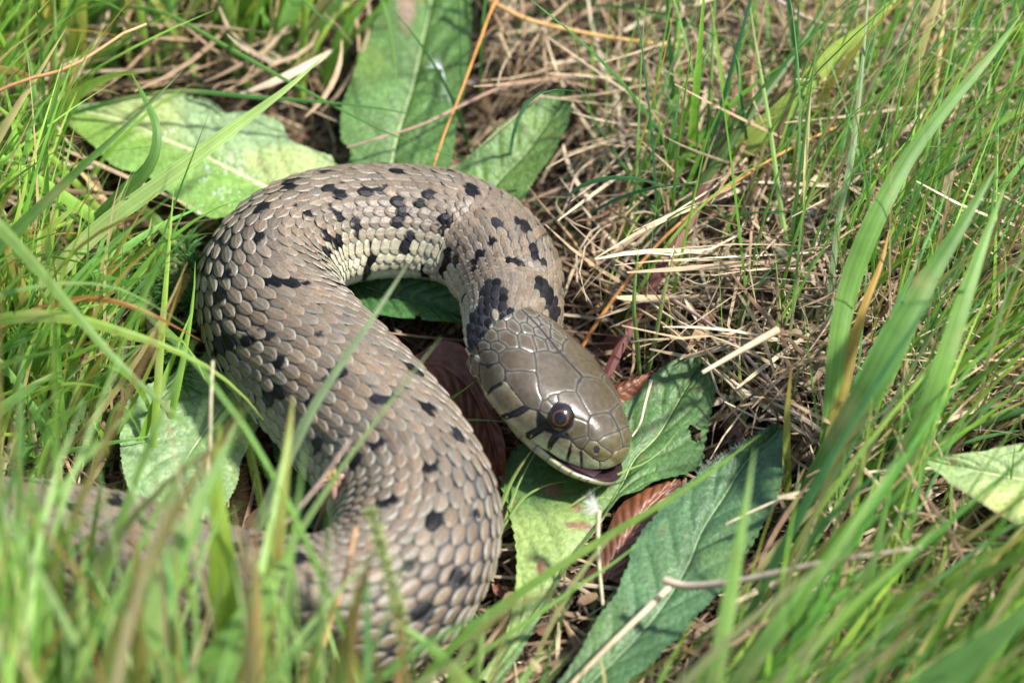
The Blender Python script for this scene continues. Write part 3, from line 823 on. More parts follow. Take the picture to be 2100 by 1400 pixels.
def ribbons(P, W, side, fold, cb, ct, mott=None):
    """P (n,k,3) centre lines, W (n,k) half widths, side (n,k,3) unit across, fold V depth; returns V,F,C for n three-wide blades"""
    n, k, _ = P.shape
    T = unit(np.gradient(P, axis=1)); N = unit(np.cross(T, side))
    L = P - side * W[..., None]; R = P + side * W[..., None]; M = P - N * (W * fold)[..., None]
    V = np.stack([L, M, R], 2).reshape(-1, 3)
    g = grid_faces(k, 3)
    F = (g[None] + (np.arange(n) * k * 3)[:, None, None]).reshape(-1, 4)
    t = np.linspace(0, 1, k)[None, :, None]
    C = cb[:, None, :] * (1 - t) + ct[:, None, :] * t
    C = np.repeat(C[:, :, None, :], 3, 2)
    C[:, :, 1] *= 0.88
    return V, F, C.reshape(-1, 3)

def pts3(lst):
    return np.array([unproj(a, b, z) for a, b, z in lst])

def blade(name, label, cat, pts, w, cb, ct, fold=0.35, group=None, base=0.6, tipw=0.04, mat=None, n=26, roll=0.0, toground=True):
    """one grass blade through photograph points with heights; w = full width in px at its widest"""
    P = pts3(pts)
    if toground and P[0, 2] > 0.0:                      # run on down to its root
        d = unit(P[0] - P[1]); d[2] = -abs(d[2]) - 0.45; d = unit(d)
        root = P[0] + d * (P[0, 2] + 0.5) / abs(d[2])
        mid = (P[0] + root) / 2 + np.array([0, 0, 0.1])
        P = np.vstack([root, mid, P])
    C, _ = catmull(P, n)
    T = unit(np.gradient(C, axis=0))
    view = unit(CAM - C.mean(0))
    ref = unit(view + np.array([0.25*math.sin(len(label)*1.7), 0, 0.5]))
    sd = unit(np.cross(T, ref))
    if roll: 
        nn = np.cross(T, sd); ang = np.linspace(0, roll, n)[:, None]; sd = unit(sd*np.cos(ang) + nn*np.sin(ang))
    t = np.linspace(0, 1, n)
    wp = np.clip(base + (1-base) * np.sin(np.clip(t*2.2, 0, 1)*np.pi/2), 0, 1) * np.clip((1 - t) / 0.42, 0, 1) ** 0.8
    wp = np.maximum(wp, tipw) * (1 + 0.06*np.sin(t*17 + len(label)))
    m = 9; x = np.linspace(-1, 1, m); N = unit(np.cross(T, sd)); hw = w / PXCM / 2 * wp
    tw = 0.05 * np.sin(t * 9 + len(label))[:, None] * x[None]
    V = C[:, None] + sd[:, None] * (hw[:, None] * x[None])[..., None] + N[:, None] * (hw[:, None] * (fold * (np.abs(x)[None] - 1) + tw))[..., None]
    V = V.reshape(-1, 3); F = grid_faces(n, m)
    Cc = (np.asarray(cb)[None] * (1 - t)[:, None] + np.asarray(ct)[None] * t[:, None])[:, None] * np.ones((1, m, 1))
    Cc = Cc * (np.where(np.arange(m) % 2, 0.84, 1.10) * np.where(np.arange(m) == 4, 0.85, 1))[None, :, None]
    fl = vnoise(V, 1.3, len(label)).reshape(n, m)[..., None]
    Cc = Cc * (0.82 + 0.36 * fl)
    dry = np.clip((vnoise(V, 0.9, len(label) + 2).reshape(n, m) - 0.72) / 0.1, 0, 1)[..., None] * 0.35
    Cc = (Cc * (1 - dry) + np.array([0.42, 0.33, 0.16]) * dry).reshape(-1, 3)
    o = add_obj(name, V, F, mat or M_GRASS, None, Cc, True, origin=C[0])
    return tag(o, label, cat, group)

def straw(name, label, cat, pts, w, cb, ct, group=None, mat=None, n=24, taper=0.5, toground=True):
    """a round stem or straw (tube)"""
    P = pts3(pts)
    if toground and P[0, 2] > 0.1:
        d = unit(P[0] - P[1]); d[2] = -abs(d[2]) - 0.35; d = unit(d)
        root = P[0] + d * (P[0, 2] + 0.4) / abs(d[2])
        P = np.vstack([root, P])
    C, _ = catmull(P, n)
    T = unit(np.gradient(C, axis=0)); a = unit(np.cross(T, np.array([0.3, 0.2, 1.0]))); b = np.cross(T, a)
    t = np.linspace(0, 1, n); r = w / PXCM / 2 * (1 - (1-taper) * t) * (1 + 0.12*vnoise(C, 2.0, 3) - 0.06)
    f = np.linspace(0, 2*np.pi, 7, endpoint=False)
    V = C[:, None] + r[:, None, None] * (np.cos(f)[None, :, None]*a[:, None] + np.sin(f)[None, :, None]*b[:, None])
    cc = np.asarray(cb)[None]*(1-t[:, None]) + np.asarray(ct)[None]*t[:, None]
    cc = cc * (0.8 + 0.4*vnoise(C, 1.6, 5))[:, None]
    o = add_obj(name, V.reshape(-1, 3), grid_faces(n, 7, True), mat or M_STRAW, None, np.repeat(cc, 7, 0), True, origin=C[0])
    return tag(o, label, cat, group)

# ================================================================== BROAD LEAVES
def resample(poly, n):
    P = np.asarray(poly, float); c, _ = catmull(P if P.shape[1] >= 3 else np.c_[P, np.zeros(len(P))], n)
    return c
LEAF_POLYS = []
def leaf_part(parent, name, mid, left, right, zs, col, vein, n=110, m=41, wav=0.10, teeth=0.035, seed=1, paint=None, holes=(), label=None, cup=0.12, nv=9, mat=None, ribw=7.0, top=None):
    """mid/left/right: photograph polylines from base to tip; zs: heights along the midrib"""
    LEAF_POLYS.append(list(left) + list(right)[::-1])
    Mx = resample(mid, n)[:, :2]; Lx = resample(left, n)[:, :2]; Rx = resample(right, n)[:, :2]
    t = np.linspace(0, 1, n); z = np.interp(t, np.linspace(0, 1, len(zs)), zs)
    v = np.linspace(-1, 1, m)
    A = np.where((v < 0)[None, :, None], Mx[:, None]*(1+v)[None, :, None] + Lx[:, None]*(-v)[None, :, None],
                 Mx[:, None]*(1-v)[None, :, None] + Rx[:, None]*v[None, :, None])
    tt = np.repeat(t[:, None], m, 1); vv = np.repeat(v[None], n, 0)
    # toothed margin
    ed = (np.abs(vv) > 0.93)
    k = (np.abs(((tt * 46 + seed) % 1) - 0.5) * 2) * teeth + teeth * 1.2 * (vnoise(np.stack([tt*30, vv*2, 0*tt], -1), 1, seed) - .5)
    k = k + teeth * 3.0 * (vnoise(np.stack([tt*9 + 3*np.sign(vv), vv*0, 0*tt + seed], -1), 1, seed) - .55)
    bite = vnoise(np.stack([tt*13 + 7*np.sign(vv), vv*0, 0*tt], -1), 1, seed + 21); k = k - 0.16 * np.clip((bite - 0.80) / 0.1, 0, 1)
    A = np.where(ed[..., None], A + (A - Mx[:, None]) * k[..., None] / np.maximum(np.abs(vv), .1)[..., None], A)
    P = unproj_many(A, z[:, None] + cup * np.abs(vv) ** 1.5 + 0*tt)
    # quilting between side veins, waves along the margin
    vp = (tt * nv - np.abs(vv) * 1.6 * (1 + 0.2*np.sign(vv)))
    ve = np.abs(((vp + 0.13*np.sign(vv)) % 1) - 0.5) * 2                   # 1 on a vein
    hum = (1 - ve ** 4) * (1 - np.abs(vv) ** 3) * np.clip(np.abs(vv) * 4, 0, 1)
    P[..., 2] += 0.07 * hum + 1.5 * wav * (vnoise(P, 0.55, seed) - 0.5) * 2 * np.abs(vv) + 0.025 * (vnoise(P, 2.2, seed+3) - .5)
    P[..., 2] -= 0.06 * np.exp(-(vv / 0.06) ** 2)
    C = np.tile(np.asarray(col, float), (n, m, 1)) * (0.78 + 0.44 * vnoise(P, 1.1, seed+5))[..., None]
    kv = (np.clip((ve - 0.86) / 0.14, 0, 1) * 0.32 * np.clip(1.1 - np.abs(vv), 0, 1))[..., None]
    C = C * (1 - kv) + np.asarray(vein) * kv
    sp = np.clip((vnoise(P, 6.0, seed+8) - 0.72) / 0.12, 0, 1)[..., None] * 0.35
    C = C * (1 - sp) + np.asarray(col) * 1.9 * sp
    ye = np.clip((vnoise(P, 0.7, seed+12) - 0.58) / 0.25, 0, 1)[..., None] * 0.45
    C = C * (1 - ye) + np.asarray(col) * np.array([1.9, 1.45, 0.9]) * ye
    br = np.clip((vnoise(P, 4.3, seed+14) - 0.86) / 0.05, 0, 1)[..., None] * 0.55
    C = C * (1 - br) + np.array([0.16, 0.095, 0.045]) * br
    if paint: C = paint(A, C, tt, vv, P)
    Ff = grid_faces(n, m)
    keep = np.ones(len(Ff), bool)
    Af = A.reshape(-1, 2)
    for hx_, hy_, ra, rb in holes:
        q = Af[Ff].mean(1); w_ = vnoise(np.c_[q / 9.0, q[:, :1]*0], 1.0, seed)
        keep &= np.hypot((q[:, 0]-hx_)/ra, (q[:, 1]-hy_)/rb) > 0.75 + 0.5*w_
    ob = add_obj(name, P.reshape(-1, 3), Ff[keep], mat or M_LEAF, parent, C.reshape(-1, 3))
    if label: ob['label'] = label
    # midrib: a raised ridge, its own sub-part
    if ribw > 0:
        cl = P[:, m//2]; T = unit(np.gradient(cl, axis=0)); sd = unit(np.cross(T, [0, 0, 1.0])); up = np.cross(sd, T)
        w = ribw / PXCM / 2 * np.linspace(1.25, 0.25, n)
        f = np.linspace(-0.2, np.pi + 0.2, 7)
        V = cl[:, None] + 0.01*up[:, None] + w[:, None, None] * (np.cos(f)[None, :, None]*sd[:, None] + 0.8*np.sin(f)[None, :, None]*up[:, None])
        cc = np.tile(np.asarray(vein, float), (n*7, 1)) * (0.85 + 0.3*vnoise(V.reshape(-1, 3), 2, seed)[:, None])
        add_obj('midrib', V.reshape(-1, 3), grid_faces(n, 7), mat or M_LEAF, ob, cc)
    return ob, P

def unproj_many(A, z):
    d = FWD * DIST + ((A[..., 0:1] - 1050) / PXCM) * RGT + ((700 - A[..., 1:2]) / PXCM) * UPV
    return CAM + d * ((np.asarray(z)[..., None] - CAM[2]) / d[..., 2:3])

ros1 = thing('rosette_plant', 'rosette of broad toothed green leaves spreading from under the snake\'s upper bend', 'plant', unproj(790, 540, 0))
G_MID = (0.072, 0.145, 0.036); G_DARK = (0.066, 0.135, 0.038); G_PALE = (0.19, 0.29, 0.125); VEIN = (0.30, 0.38, 0.17)
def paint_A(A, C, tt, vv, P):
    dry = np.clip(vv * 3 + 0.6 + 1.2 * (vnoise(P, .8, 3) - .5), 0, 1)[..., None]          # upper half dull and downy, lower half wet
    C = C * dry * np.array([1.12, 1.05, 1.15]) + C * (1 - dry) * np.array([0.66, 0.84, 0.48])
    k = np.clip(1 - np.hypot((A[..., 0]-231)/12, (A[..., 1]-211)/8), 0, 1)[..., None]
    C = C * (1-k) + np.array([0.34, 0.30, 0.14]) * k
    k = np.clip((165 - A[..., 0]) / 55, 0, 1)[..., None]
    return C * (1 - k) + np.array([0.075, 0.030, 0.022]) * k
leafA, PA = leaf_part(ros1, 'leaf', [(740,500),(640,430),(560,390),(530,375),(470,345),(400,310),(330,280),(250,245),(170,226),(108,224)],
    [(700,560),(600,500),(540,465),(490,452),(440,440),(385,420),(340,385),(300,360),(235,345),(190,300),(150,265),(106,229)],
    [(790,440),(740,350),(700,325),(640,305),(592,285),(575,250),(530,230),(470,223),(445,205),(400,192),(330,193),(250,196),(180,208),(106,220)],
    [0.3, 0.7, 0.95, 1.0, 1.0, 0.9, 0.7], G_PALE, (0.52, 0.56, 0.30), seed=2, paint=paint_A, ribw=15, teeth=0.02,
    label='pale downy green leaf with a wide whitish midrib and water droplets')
def paint_B(A, C, tt, vv, P):
    k = np.clip(1.25 - np.hypot((A[..., 0]-834)/20, (A[..., 1]-22)/42) + .5*(vnoise(P, 3, 1)-.5), 0, .35)[..., None] / .35
    return C * (1-k) + np.array([0.21, 0.155, 0.105]) * k * (0.6 + 0.8*vnoise(P, 9, 2))[..., None]
leaf_part(ros1, 'leaf', [(785,450),(795,380),(810,290),(827,233),(847,167),(867,77),(880,20),(893,-60),(905,-130)],
    [(750,460),(722,390),(703,300),(700,240),(712,195),(737,123),(757,73),(773,40),(800,0),(840,-70),(900,-130)],
    [(850,470),(900,400),(920,345),(933,283),(947,217),(957,160),(963,93),(965,50),(963,0),(945,-70),(910,-130)],
    [0.2, 0.5, 0.75, 0.85, 0.9, 0.9], G_MID, VEIN, seed=5, paint=paint_B, ribw=7, teeth=0.03, label='upright green leaf with a brown dead patch near its tip')
leaf_part(ros1, 'leaf', [(900,510),(960,450),(1000,395),(1040,350),(1080,310),(1130,240),(1170,178)],
    [(850,480),(900,415),(930,357),(962,328),(1000,292),(1040,258),(1080,230),(1122,200),(1170,176)],
    [(960,540),(1025,470),(1065,420),(1088,385),(1112,350),(1138,310),(1160,270),(1171,222),(1173,180)],
    [0.2, 0.5, 0.8, 1.0, 1.2, 1.4], (0.075, 0.15, 0.042), (0.20, 0.30, 0.12), seed=7, ribw=5, teeth=0.04, cup=0.2, label='pointed green leaf behind the snake\'s neck')
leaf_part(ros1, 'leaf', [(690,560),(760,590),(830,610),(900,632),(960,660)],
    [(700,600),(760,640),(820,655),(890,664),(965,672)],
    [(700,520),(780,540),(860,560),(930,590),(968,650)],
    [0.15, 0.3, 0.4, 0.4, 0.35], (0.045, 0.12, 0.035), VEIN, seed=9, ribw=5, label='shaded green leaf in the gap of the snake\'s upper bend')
leaf_part(ros1, 'leaf', [(560,700),(480,800),(420,880),(370,960),(345,1060)],
    [(620,760),(540,860),(500,930),(480,1000),(440,1060),(350,1072)],
    [(500,650),(380,760),(290,790),(252,860),(250,950),(280,1030),(340,1070)],
    [0.2, 0.4, 0.5, 0.5, 0.4], G_PALE, (0.34, 0.42, 0.22), seed=11, ribw=8, label='pale woolly leaf beside the snake\'s middle')
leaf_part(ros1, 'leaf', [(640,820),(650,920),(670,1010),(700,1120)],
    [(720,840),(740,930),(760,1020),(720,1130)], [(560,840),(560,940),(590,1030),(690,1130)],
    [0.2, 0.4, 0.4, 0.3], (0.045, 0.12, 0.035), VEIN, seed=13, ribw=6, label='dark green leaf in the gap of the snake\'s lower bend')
# water on the pale leaf: little beads lying on its surface
wr = np.random.default_rng(4)
wV, wF = [], []
PAf = PA.reshape(-1, 3); PAp = proj(PAf)
spots = [(358,273,3), (400,315,2), (443,305,5), (475,325,8), (430,345,12), (415,355,9), (455,395,9), (480,330,8), (500,355,5), (405,425,6), (450,395,6), (490,405,7), (510,345,4)]
for sx, sy, cnt in spots:
    for _ in range(cnt):
        q = np.array([sx, sy]) + wr.normal(0, 13, 2)
        j = int(np.argmin(((PAp - q)**2).sum(1)))
        if np.hypot(*(PAp[j]-q)) > 8: continue
        c = PAf[j]; r = wr.uniform(0.018, 0.055) * (1.5 if wr.random() < .12 else 1)
        th = np.linspace(0, np.pi/2, 5); ph = np.linspace(0, 2*np.pi, 9, endpoint=False)
        T_, H_ = np.meshgrid(th, ph, indexing='ij')
        V = c + np.stack([r*np.cos(T_)*np.cos(H_), r*np.cos(T_)*np.sin(H_), 0.75*r*np.sin(T_) + 0.004], -1)
        wF.append(grid_faces(5, 9, True) + 45*len(wV)); wV.append(V.reshape(-1, 3))
tag(add_obj('water_droplets', np.concatenate(wV), np.concatenate(wF), M_WATER, leafA), kind='stuff')

ros2 = thing('rosette_plant', 'second rosette with holed and bruised leaves under and beside the snake\'s head', 'plant', unproj(1010, 1420, 0))
def paint_D(A, C, tt, vv, P):
    old = np.clip((A[..., 1] - 1030) / 60 - 0.25 * (vv > 0) + .8*(vnoise(P, 1.0, 4)-.5), 0, 1)[..., None] * np.clip((1 - vv)*.8, 0, 1)[..., None]
    C = C * (1-old) + np.array([0.21, 0.29, 0.085]) * old * (0.7 + 0.6*vnoise(P, 1.6, 3))[..., None]
    for x, y, a, b in ((1183,1043,14,8), (1195,1080,30,9), (1130,1010,22,14), (1110,1165,10,18), (1200,1190,28,16), (1240,1090,10,30)):
        k = np.clip(1.2 - np.hypot((A[..., 0]-x)/a, (A[..., 1]-y)/b) + .7*(vnoise(P, 4, 2)-.5), 0, .4)[..., None] / .4
        C = C * (1-k) + np.array([0.19, 0.115, 0.06]) * k
    return C
leaf_part(ros2, 'leaf', [(1000,1400),(1050,1310),(1120,1220),(1177,1133),(1217,1087),(1253,1030),(1277,987),(1300,940),(1350,887),(1407,793),(1450,738)],
    [(980,1390),(1025,1320),(1050,1255),(1062,1180),(1060,1110),(1046,1050),(1034,990),(1050,935),(1110,900),(1180,880),(1240,850),(1287,815),(1333,778),(1362,758),(1392,742),(1430,731),(1450,733)],
    [(1020,1410),(1075,1320),(1120,1240),(1172,1150),(1213,1100),(1235,1067),(1256,1040),(1275,1018),(1310,1008),(1335,992),(1362,982),(1388,976),(1413,966),(1437,943),(1445,905),(1452,865),(1460,830),(1471,787),(1474,750),(1455,735)],
    [0.0, 0.12, 0.16, 0.18, 0.2, 0.26, 0.4, 0.5], G_DARK, (0.24, 0.30, 0.12), seed=15, paint=paint_D, holes=[(1427,888,11,16),(1419,878,7,7)], ribw=8, n=150, m=61, teeth=0.07,
    label='dull green leaf under the head with an eaten hole and ragged edge')
leaf_part(ros2, 'leaf', [(1060,1520),(1150,1460),(1210,1400),(1290,1320),(1350,1250),(1407,1160),(1440,1083),(1483,1016),(1533,940),(1598,878)],
    [(1040,1500),(1110,1440),(1160,1385),(1200,1325),(1232,1268),(1270,1210),(1290,1160),(1305,1112),(1340,1066),(1380,1012),(1430,970),(1480,935),(1535,904),(1595,872)],
    [(1090,1530),(1200,1480),(1290,1395),(1350,1342),(1400,1300),(1435,1258),(1480,1210),(1520,1152),(1546,1120),(1572,1068),(1592,1010),(1602,950),(1606,895),(1602,880)],
    [0.1, 0.3, 0.6, 0.75, 0.85, 1.0], (0.060, 0.128, 0.050), (0.20, 0.29, 0.15), seed=17, ribw=7, n=130, m=51, teeth=0.06, cup=0.16, nv=11, label='bluish dark green leaf with a fringe of pale hairs')
rf = thing('broad_leaf', 'pale green leaf with a brown rim rising through the grass', 'leaf', unproj(2420, 1060, 0))
def paint_F(A, C, tt, vv, P):
    k = (np.clip((np.abs(vv) - .90) / .1, 0, 1) * 0.8)[..., None]
    return C*(1-k) + np.array([0.16, 0.10, 0.07])*k
leaf_part(rf, 'leaf_blade', [(2420,1060),(2300,1010),(2200,990),(2100,980),(2000,962),(1896,944)],
    [(2420,1090),(2300,1110),(2200,1105),(2100,1072),(2040,1042),(1990,1014),(1945,988),(1898,948)],
    [(2420,1030),(2300,930),(2200,892),(2120,905),(2040,918),(1960,930),(1896,940)],
    [0.0, 1.0, 1.5, 1.7, 1.8, 1.8], (0.26, 0.36, 0.14), (0.45, 0.5, 0.28), seed=19, ribw=8, paint=paint_F)

# dead brown leaves
DB = (0.135, 0.050, 0.026); DB2 = (0.12, 0.050, 0.028)
def dead(label, mid, left, right, zs, col, seed, cup=0.25):
    r = thing('dead_leaf', label, 'dead leaf', unproj(mid[0][0], mid[0][1], 0))
    return leaf_part(r, 'leaf_blade', mid, left, right, zs, col, (0.20, 0.10, 0.06), seed=seed, cup=cup, n=60, m=25, mat=M_DEAD, ribw=5, teeth=0.02, wav=0.18)
dead('curled red-brown dead leaf in the shade under the snake\'s jaw', [(840,745),(900,745),(960,790),(1000,870),(1020,950),(1030,1010)],
     [(850,722),(920,692),(970,720),(1010,820),(1035,900),(1035,1000)], [(848,765),(895,790),(945,845),(975,915),(995,970),(1015,1005)], [0.3, 0.45, 0.35, 0.2, 0.1], DB, 31)
dead('brown dead leaf sticking out behind the snake\'s head', [(1210,830),(1260,805),(1300,785),(1348,757)], [(1200,800),(1245,778),(1290,764),(1346,754)], [(1220,860),(1270,840),(1310,815),(1350,762)], [0.4, 0.6, 0.65, 0.6], DB2, 33, cup=-0.15)
dead('rusty dead leaf between the holed leaf and the bluish leaf', [(1240,1190),(1280,1110),(1320,1050),(1390,985)], [(1220,1150),(1245,1090),(1280,1030),(1380,972)], [(1270,1200),(1320,1120),(1365,1060),(1400,990)], [0.05, 0.15, 0.2, 0.2], DB2, 35, cup=-0.1)
dead('small brown dead leaf scrap in deep grass near the grey twig', [(1570,1290),(1610,1290),(1660,1280)], [(1575,1265),(1610,1262),(1655,1262)], [(1570,1310),(1610,1325),(1665,1300)], [0.4, 0.6, 0.5], DB2, 37)
# ================================================================== GRASS FIELDS
grng = np.random.default_rng(101)
CLEAR = [(405,600),(425,510),(560,370),(700,335),(900,345),(1075,430),(1150,600),(1250,720),(1320,930),(1240,1010),(1110,985),(1045,1010),(1025,1120),(985,1200),(880,1160),(760,1010),(640,900),(520,820),(440,740)]
LEAFCLEAR = [[(150,210),(420,195),(600,260),(700,330),(520,400),(440,430),(330,370)], [(705,230),(760,70),(800,0),(960,0),(955,170),(920,340),(720,340)],
             [(940,350),(1165,185),(1150,280),(1070,410)], [(1290,820),(1430,735),(1470,760),(1440,930),(1310,1000),(1180,1140),(1110,1220),(1065,1150),(1090,1050),(1200,1000)],
             [(1360,1180),(1620,1155),(1620,1180),(1375,1215)], [(1895,945),(2100,905),(2100,1070),(1990,1010)], [(1590,885),(1430,975),(1310,1110),(1230,1280),(1330,1340),(1480,1200),(1590,1000)]]
def in_poly(Q, poly):
    return poly_sd(Q.reshape(-1, 2), poly).reshape(Q.shape[:-1]) > 0

def grow(root, length, az, lean, droop, k=9, wob=0.06):
    """centre lines: root (n,3), azimuth of lean, lean angle from vertical at the base, extra bend to the tip"""
    n = len(root); t = np.linspace(0, 1, k)
    ang = lean[:, None] + droop[:, None] * t[None] ** 1.3
    a2 = az[:, None] + grng.normal(0, .35, (n, 1)) * t[None] ** 1.5
    d = np.stack([np.sin(ang)*np.cos(a2), np.sin(ang)*np.sin(a2), np.cos(ang)], -1)
    step = (length / (k-1))[:, None, None] * d
    P = root[:, None] + np.concatenate([np.zeros((n, 1, 3)), np.cumsum(step[:, :-1], 1)], 1)
    P += grng.normal(0, wob, (n, 1, 3)) * np.sin(t*np.pi)[None, :, None]
    return P

def field(name, label, cat, zones, width, pal, mat, k=9, fold=0.35, clear=True, leafkeep=0.12, tipc=None, wpow=0.8):
    Ps = []
    for (x0, x1, y0, y1, dens, l0, l1, az, azs, lean, leans, droop, droops, zb) in zones:
        a = unproj(x0, y1, 0); b = unproj(x1, y0, 0); c_ = unproj(x0, y0, 0); d_ = unproj(x1, y1, 0)
        area = 0.5 * (abs(d_[0]-a[0]) + abs(b[0]-c_[0])) * abs(b[1]-a[1])
        n = int(area * dens)
        px = grng.uniform(x0, x1, n); py = grng.uniform(y0, y1, n)
        # clumps
        root = np.array([unproj(p, q, 0) for p, q in zip(px, py)])
        cl = vnoise(root * np.array([1, 1, 0]), 0.55, 11) 
        keep = grng.random(n) < np.clip(cl * 1.9 - 0.15, 0.12, 1)
        root = root[keep]; n = len(root)
        root[:, 2] = zb + grng.normal(0, .1, n)
        P = grow(root, grng.uniform(l0, l1, n) * grng.uniform(.7, 1.1, n), np.radians(az) + grng.normal(0, np.radians(azs), n),
                 np.abs(np.radians(lean) + grng.normal(0, np.radians(leans), n)), np.radians(droop) + grng.normal(0, np.radians(droops), n), k)
        Ps.append(P)
    P = np.concatenate(Ps)
    P[..., 2] = np.maximum(P[..., 2], -0.9)
    bad = hits_snake(P)
    Q = proj(P.reshape(-1, 3)).reshape(len(P), k, 2)
    if clear:
        # also test between the nodes
        Qm = np.concatenate([Q, (Q[:, 1:] + Q[:, :-1]) / 2], 1)
        bad |= in_poly(Qm, CLEAR).any(1)
        for pl in LEAFCLEAR:
            hit = in_poly(Qm, pl).sum(1) >= 1
            bad |= hit & (grng.random(len(P)) > leafkeep)
    P = P[~bad]; n = len(P)
    T = unit(np.gradient(P, axis=1))
    ph = grng.uniform(0, 2*np.pi, n)
    rv = np.stack([np.cos(ph), np.sin(ph), 0*ph], -1)[:, None] * np.ones((1, k, 1))
    vw = unit(CAM - P)
    rv = unit(rv + vw * 0.8)
    side = unit(np.cross(T, rv))
    w = grng.uniform(width[0], width[1], n) * np.where(grng.random(n) < width[2], width[3], 1)
    t = np.linspace(0, 1, k)
    wp = np.clip((1 - t) / 0.6, 0, 1) ** wpow * (0.75 + 0.25*np.sin(np.clip(t*2.5, 0, 1)*np.pi/2)); wp = np.maximum(wp, 0.05)
    pal = np.asarray(pal); ci = grng.integers(0, len(pal), n)
    cb = pal[ci] * grng.uniform(.75, 1.35, (n, 1)) * np.array([1.36, 1.50, 1.60]); ct = cb * grng.uniform(.9, 1.25, (n, 1))
    if tipc is not None:
        m = grng.random(n) < tipc[0]; ct[m] = np.asarray(tipc[1]) * grng.uniform(.8, 1.2, (m.sum(), 1))
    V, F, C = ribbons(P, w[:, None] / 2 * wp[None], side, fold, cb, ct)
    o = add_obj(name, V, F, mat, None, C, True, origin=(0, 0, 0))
    return tag(o, label, cat, None, 'stuff')

GREENS = [(0.15, 0.255, 0.028), (0.115, 0.225, 0.03), (0.20, 0.31, 0.05), (0.08, 0.18, 0.03), (0.14, 0.25, 0.055), (0.24, 0.32, 0.05), (0.10, 0.21, 0.06)]
MIXED = GREENS * 3 + [(0.34, 0.25, 0.13), (0.42, 0.30, 0.12), (0.30, 0.18, 0.10), (0.40, 0.36, 0.14)]
STRAWS_ = [(0.36, 0.26, 0.15), (0.30, 0.205, 0.115), (0.46, 0.36, 0.22), (0.24, 0.155, 0.085), (0.40, 0.30, 0.18), (0.52, 0.43, 0.29), (0.17, 0.10, 0.055), (0.34, 0.22, 0.13)]
STRAWS = [tuple(0.86 * x for x in c) for c in STRAWS_]
# ---- dry thatch: lies flat in every direction
def thatch(name, label, n, rect, z0, z1, width, l0, l1, pal, tilt, keepout=None):
    x = grng.uniform(rect[0], rect[1], n); y = grng.uniform(rect[2], rect[3], n)
    z = z0 + (z1 - z0) * grng.random(n) ** 1.3
    L = grng.uniform(l0, l1, n); az = grng.uniform(0, 2*np.pi, n)
    az = np.where(grng.random(n) < .35, np.radians(45) + grng.normal(0, .4, n), az)
    el = grng.normal(0, np.radians(tilt), n)
    k = 8; t = np.linspace(-.5, .5, k)
    curl = grng.normal(0, 0.55, n) * (1 + 1.5 * (grng.random(n) < .12))
    a2 = az[:, None] + curl[:, None] * t[None] * 1.6
    e2 = el[:, None] + grng.normal(0, .35, n)[:, None] * t[None]
    kink = (grng.random(n) < .15)[:, None] * np.where(t[None] > grng.uniform(-.3, .3, n)[:, None], grng.normal(0, .9, n)[:, None], 0)
    a2 = a2 + kink
    d = np.stack([np.cos(e2)*np.cos(a2), np.cos(e2)*np.sin(a2), np.sin(e2)], -1)
    P = np.cumsum(d, 1) * (L / (k-1))[:, None, None]
    P -= P[:, k//2:k//2+1]
    P += np.stack([x, y, z], -1)[:, None]
    P[..., 2] = np.clip(P[..., 2], -1.0, None)
    bad = hits_snake(P, 1.02)
    Q = proj(P.reshape(-1, 3)).reshape(n, k, 2)
    for pl in LEAF_POLYS:                                   # little of it lies on top of the broad leaves
        h = in_poly(Q, pl).any(1) & (P[..., 2].max(1) > 0.1)
        bad |= h
    h = in_poly(Q, CLEAR).any(1) & (P[..., 2].max(1) > 0.3)
    bad |= h
    P = P[~bad]; n = len(P)
    T = unit(np.gradient(P, axis=1)); side = unit(np.cross(T, np.array([0, 0, 1.0]) + grng.normal(0, .5, (n, 1, 3))))
    w = grng.uniform(width[0], width[1], n) * np.where(grng.random(n) < .11, grng.uniform(1.5, 2.4, n), 1)
    tt = np.linspace(0, 1, k); wp = np.clip(np.minimum((tt + .1) / .3, (1.08 - tt) / .45), 0.12, 1)
    pal = np.asarray(pal); cb = pal[grng.integers(0, len(pal), n)] * grng.uniform(.7, 1.25, (n, 1)); ct = cb * grng.uniform(.75, 1.2, (n, 1))
    V, F, C = ribbons(P, w[:, None]/2*wp[None], side, 0.3, cb, ct)
    return tag(add_obj(name, V, F, M_STRAW, None, C, True, origin=(0, 0, 0)), label, 'dry grass', None, 'stuff')

c0 = unproj(-150, 1500, 0); c1 = unproj(2250, -150, 0)
core = (c0[0], c1[0], c0[1], c1[1])
GAP_SHADE = [(0.085, 0.055, 0.033), (0.12, 0.078, 0.045), (0.16, 0.105, 0.062), (0.065, 0.04, 0.026)]  # darker browns put the shade of deep gaps into the bottom layer's colour
thatch('dry_grass', 'dry grass at the bottom of the thatch, coloured dark for the shade in its gaps', 5500, core, -1.0, -0.35, (0.05, 0.11), 2.0, 6.0, GAP_SHADE, 8)
thatch('dry_grass', 'matted bed of tan dry grass lying under the green blades', 2700, core, -0.6, 0.45, (0.05, 0.105), 2.0, 6.5, STRAWS, 12)
up0_, up1_ = unproj(960, 900, 0), unproj(2250, -150, 0)
thatch('dry_grass', 'loose tangle of pale dry straws behind the snake\'s head', 1500, (up0_[0], up1_[0], up0_[1], up1_[1]), 0.1, 1.5, (0.04, 0.10), 2.0, 6.5, STRAWS, 20)
thatch('dry_grass', 'dry straws among the green grass round the pale downy leaf', 650, (unproj(-150,600,0)[0], unproj(760,0,0)[0], unproj(0,520,0)[1], c1[1]), 0.0, 1.8, (0.04, 0.12), 2.0, 6.5, STRAWS, 26)
ur0, ur1 = unproj(1560, 1350, 0), unproj(2250, -150, 0)
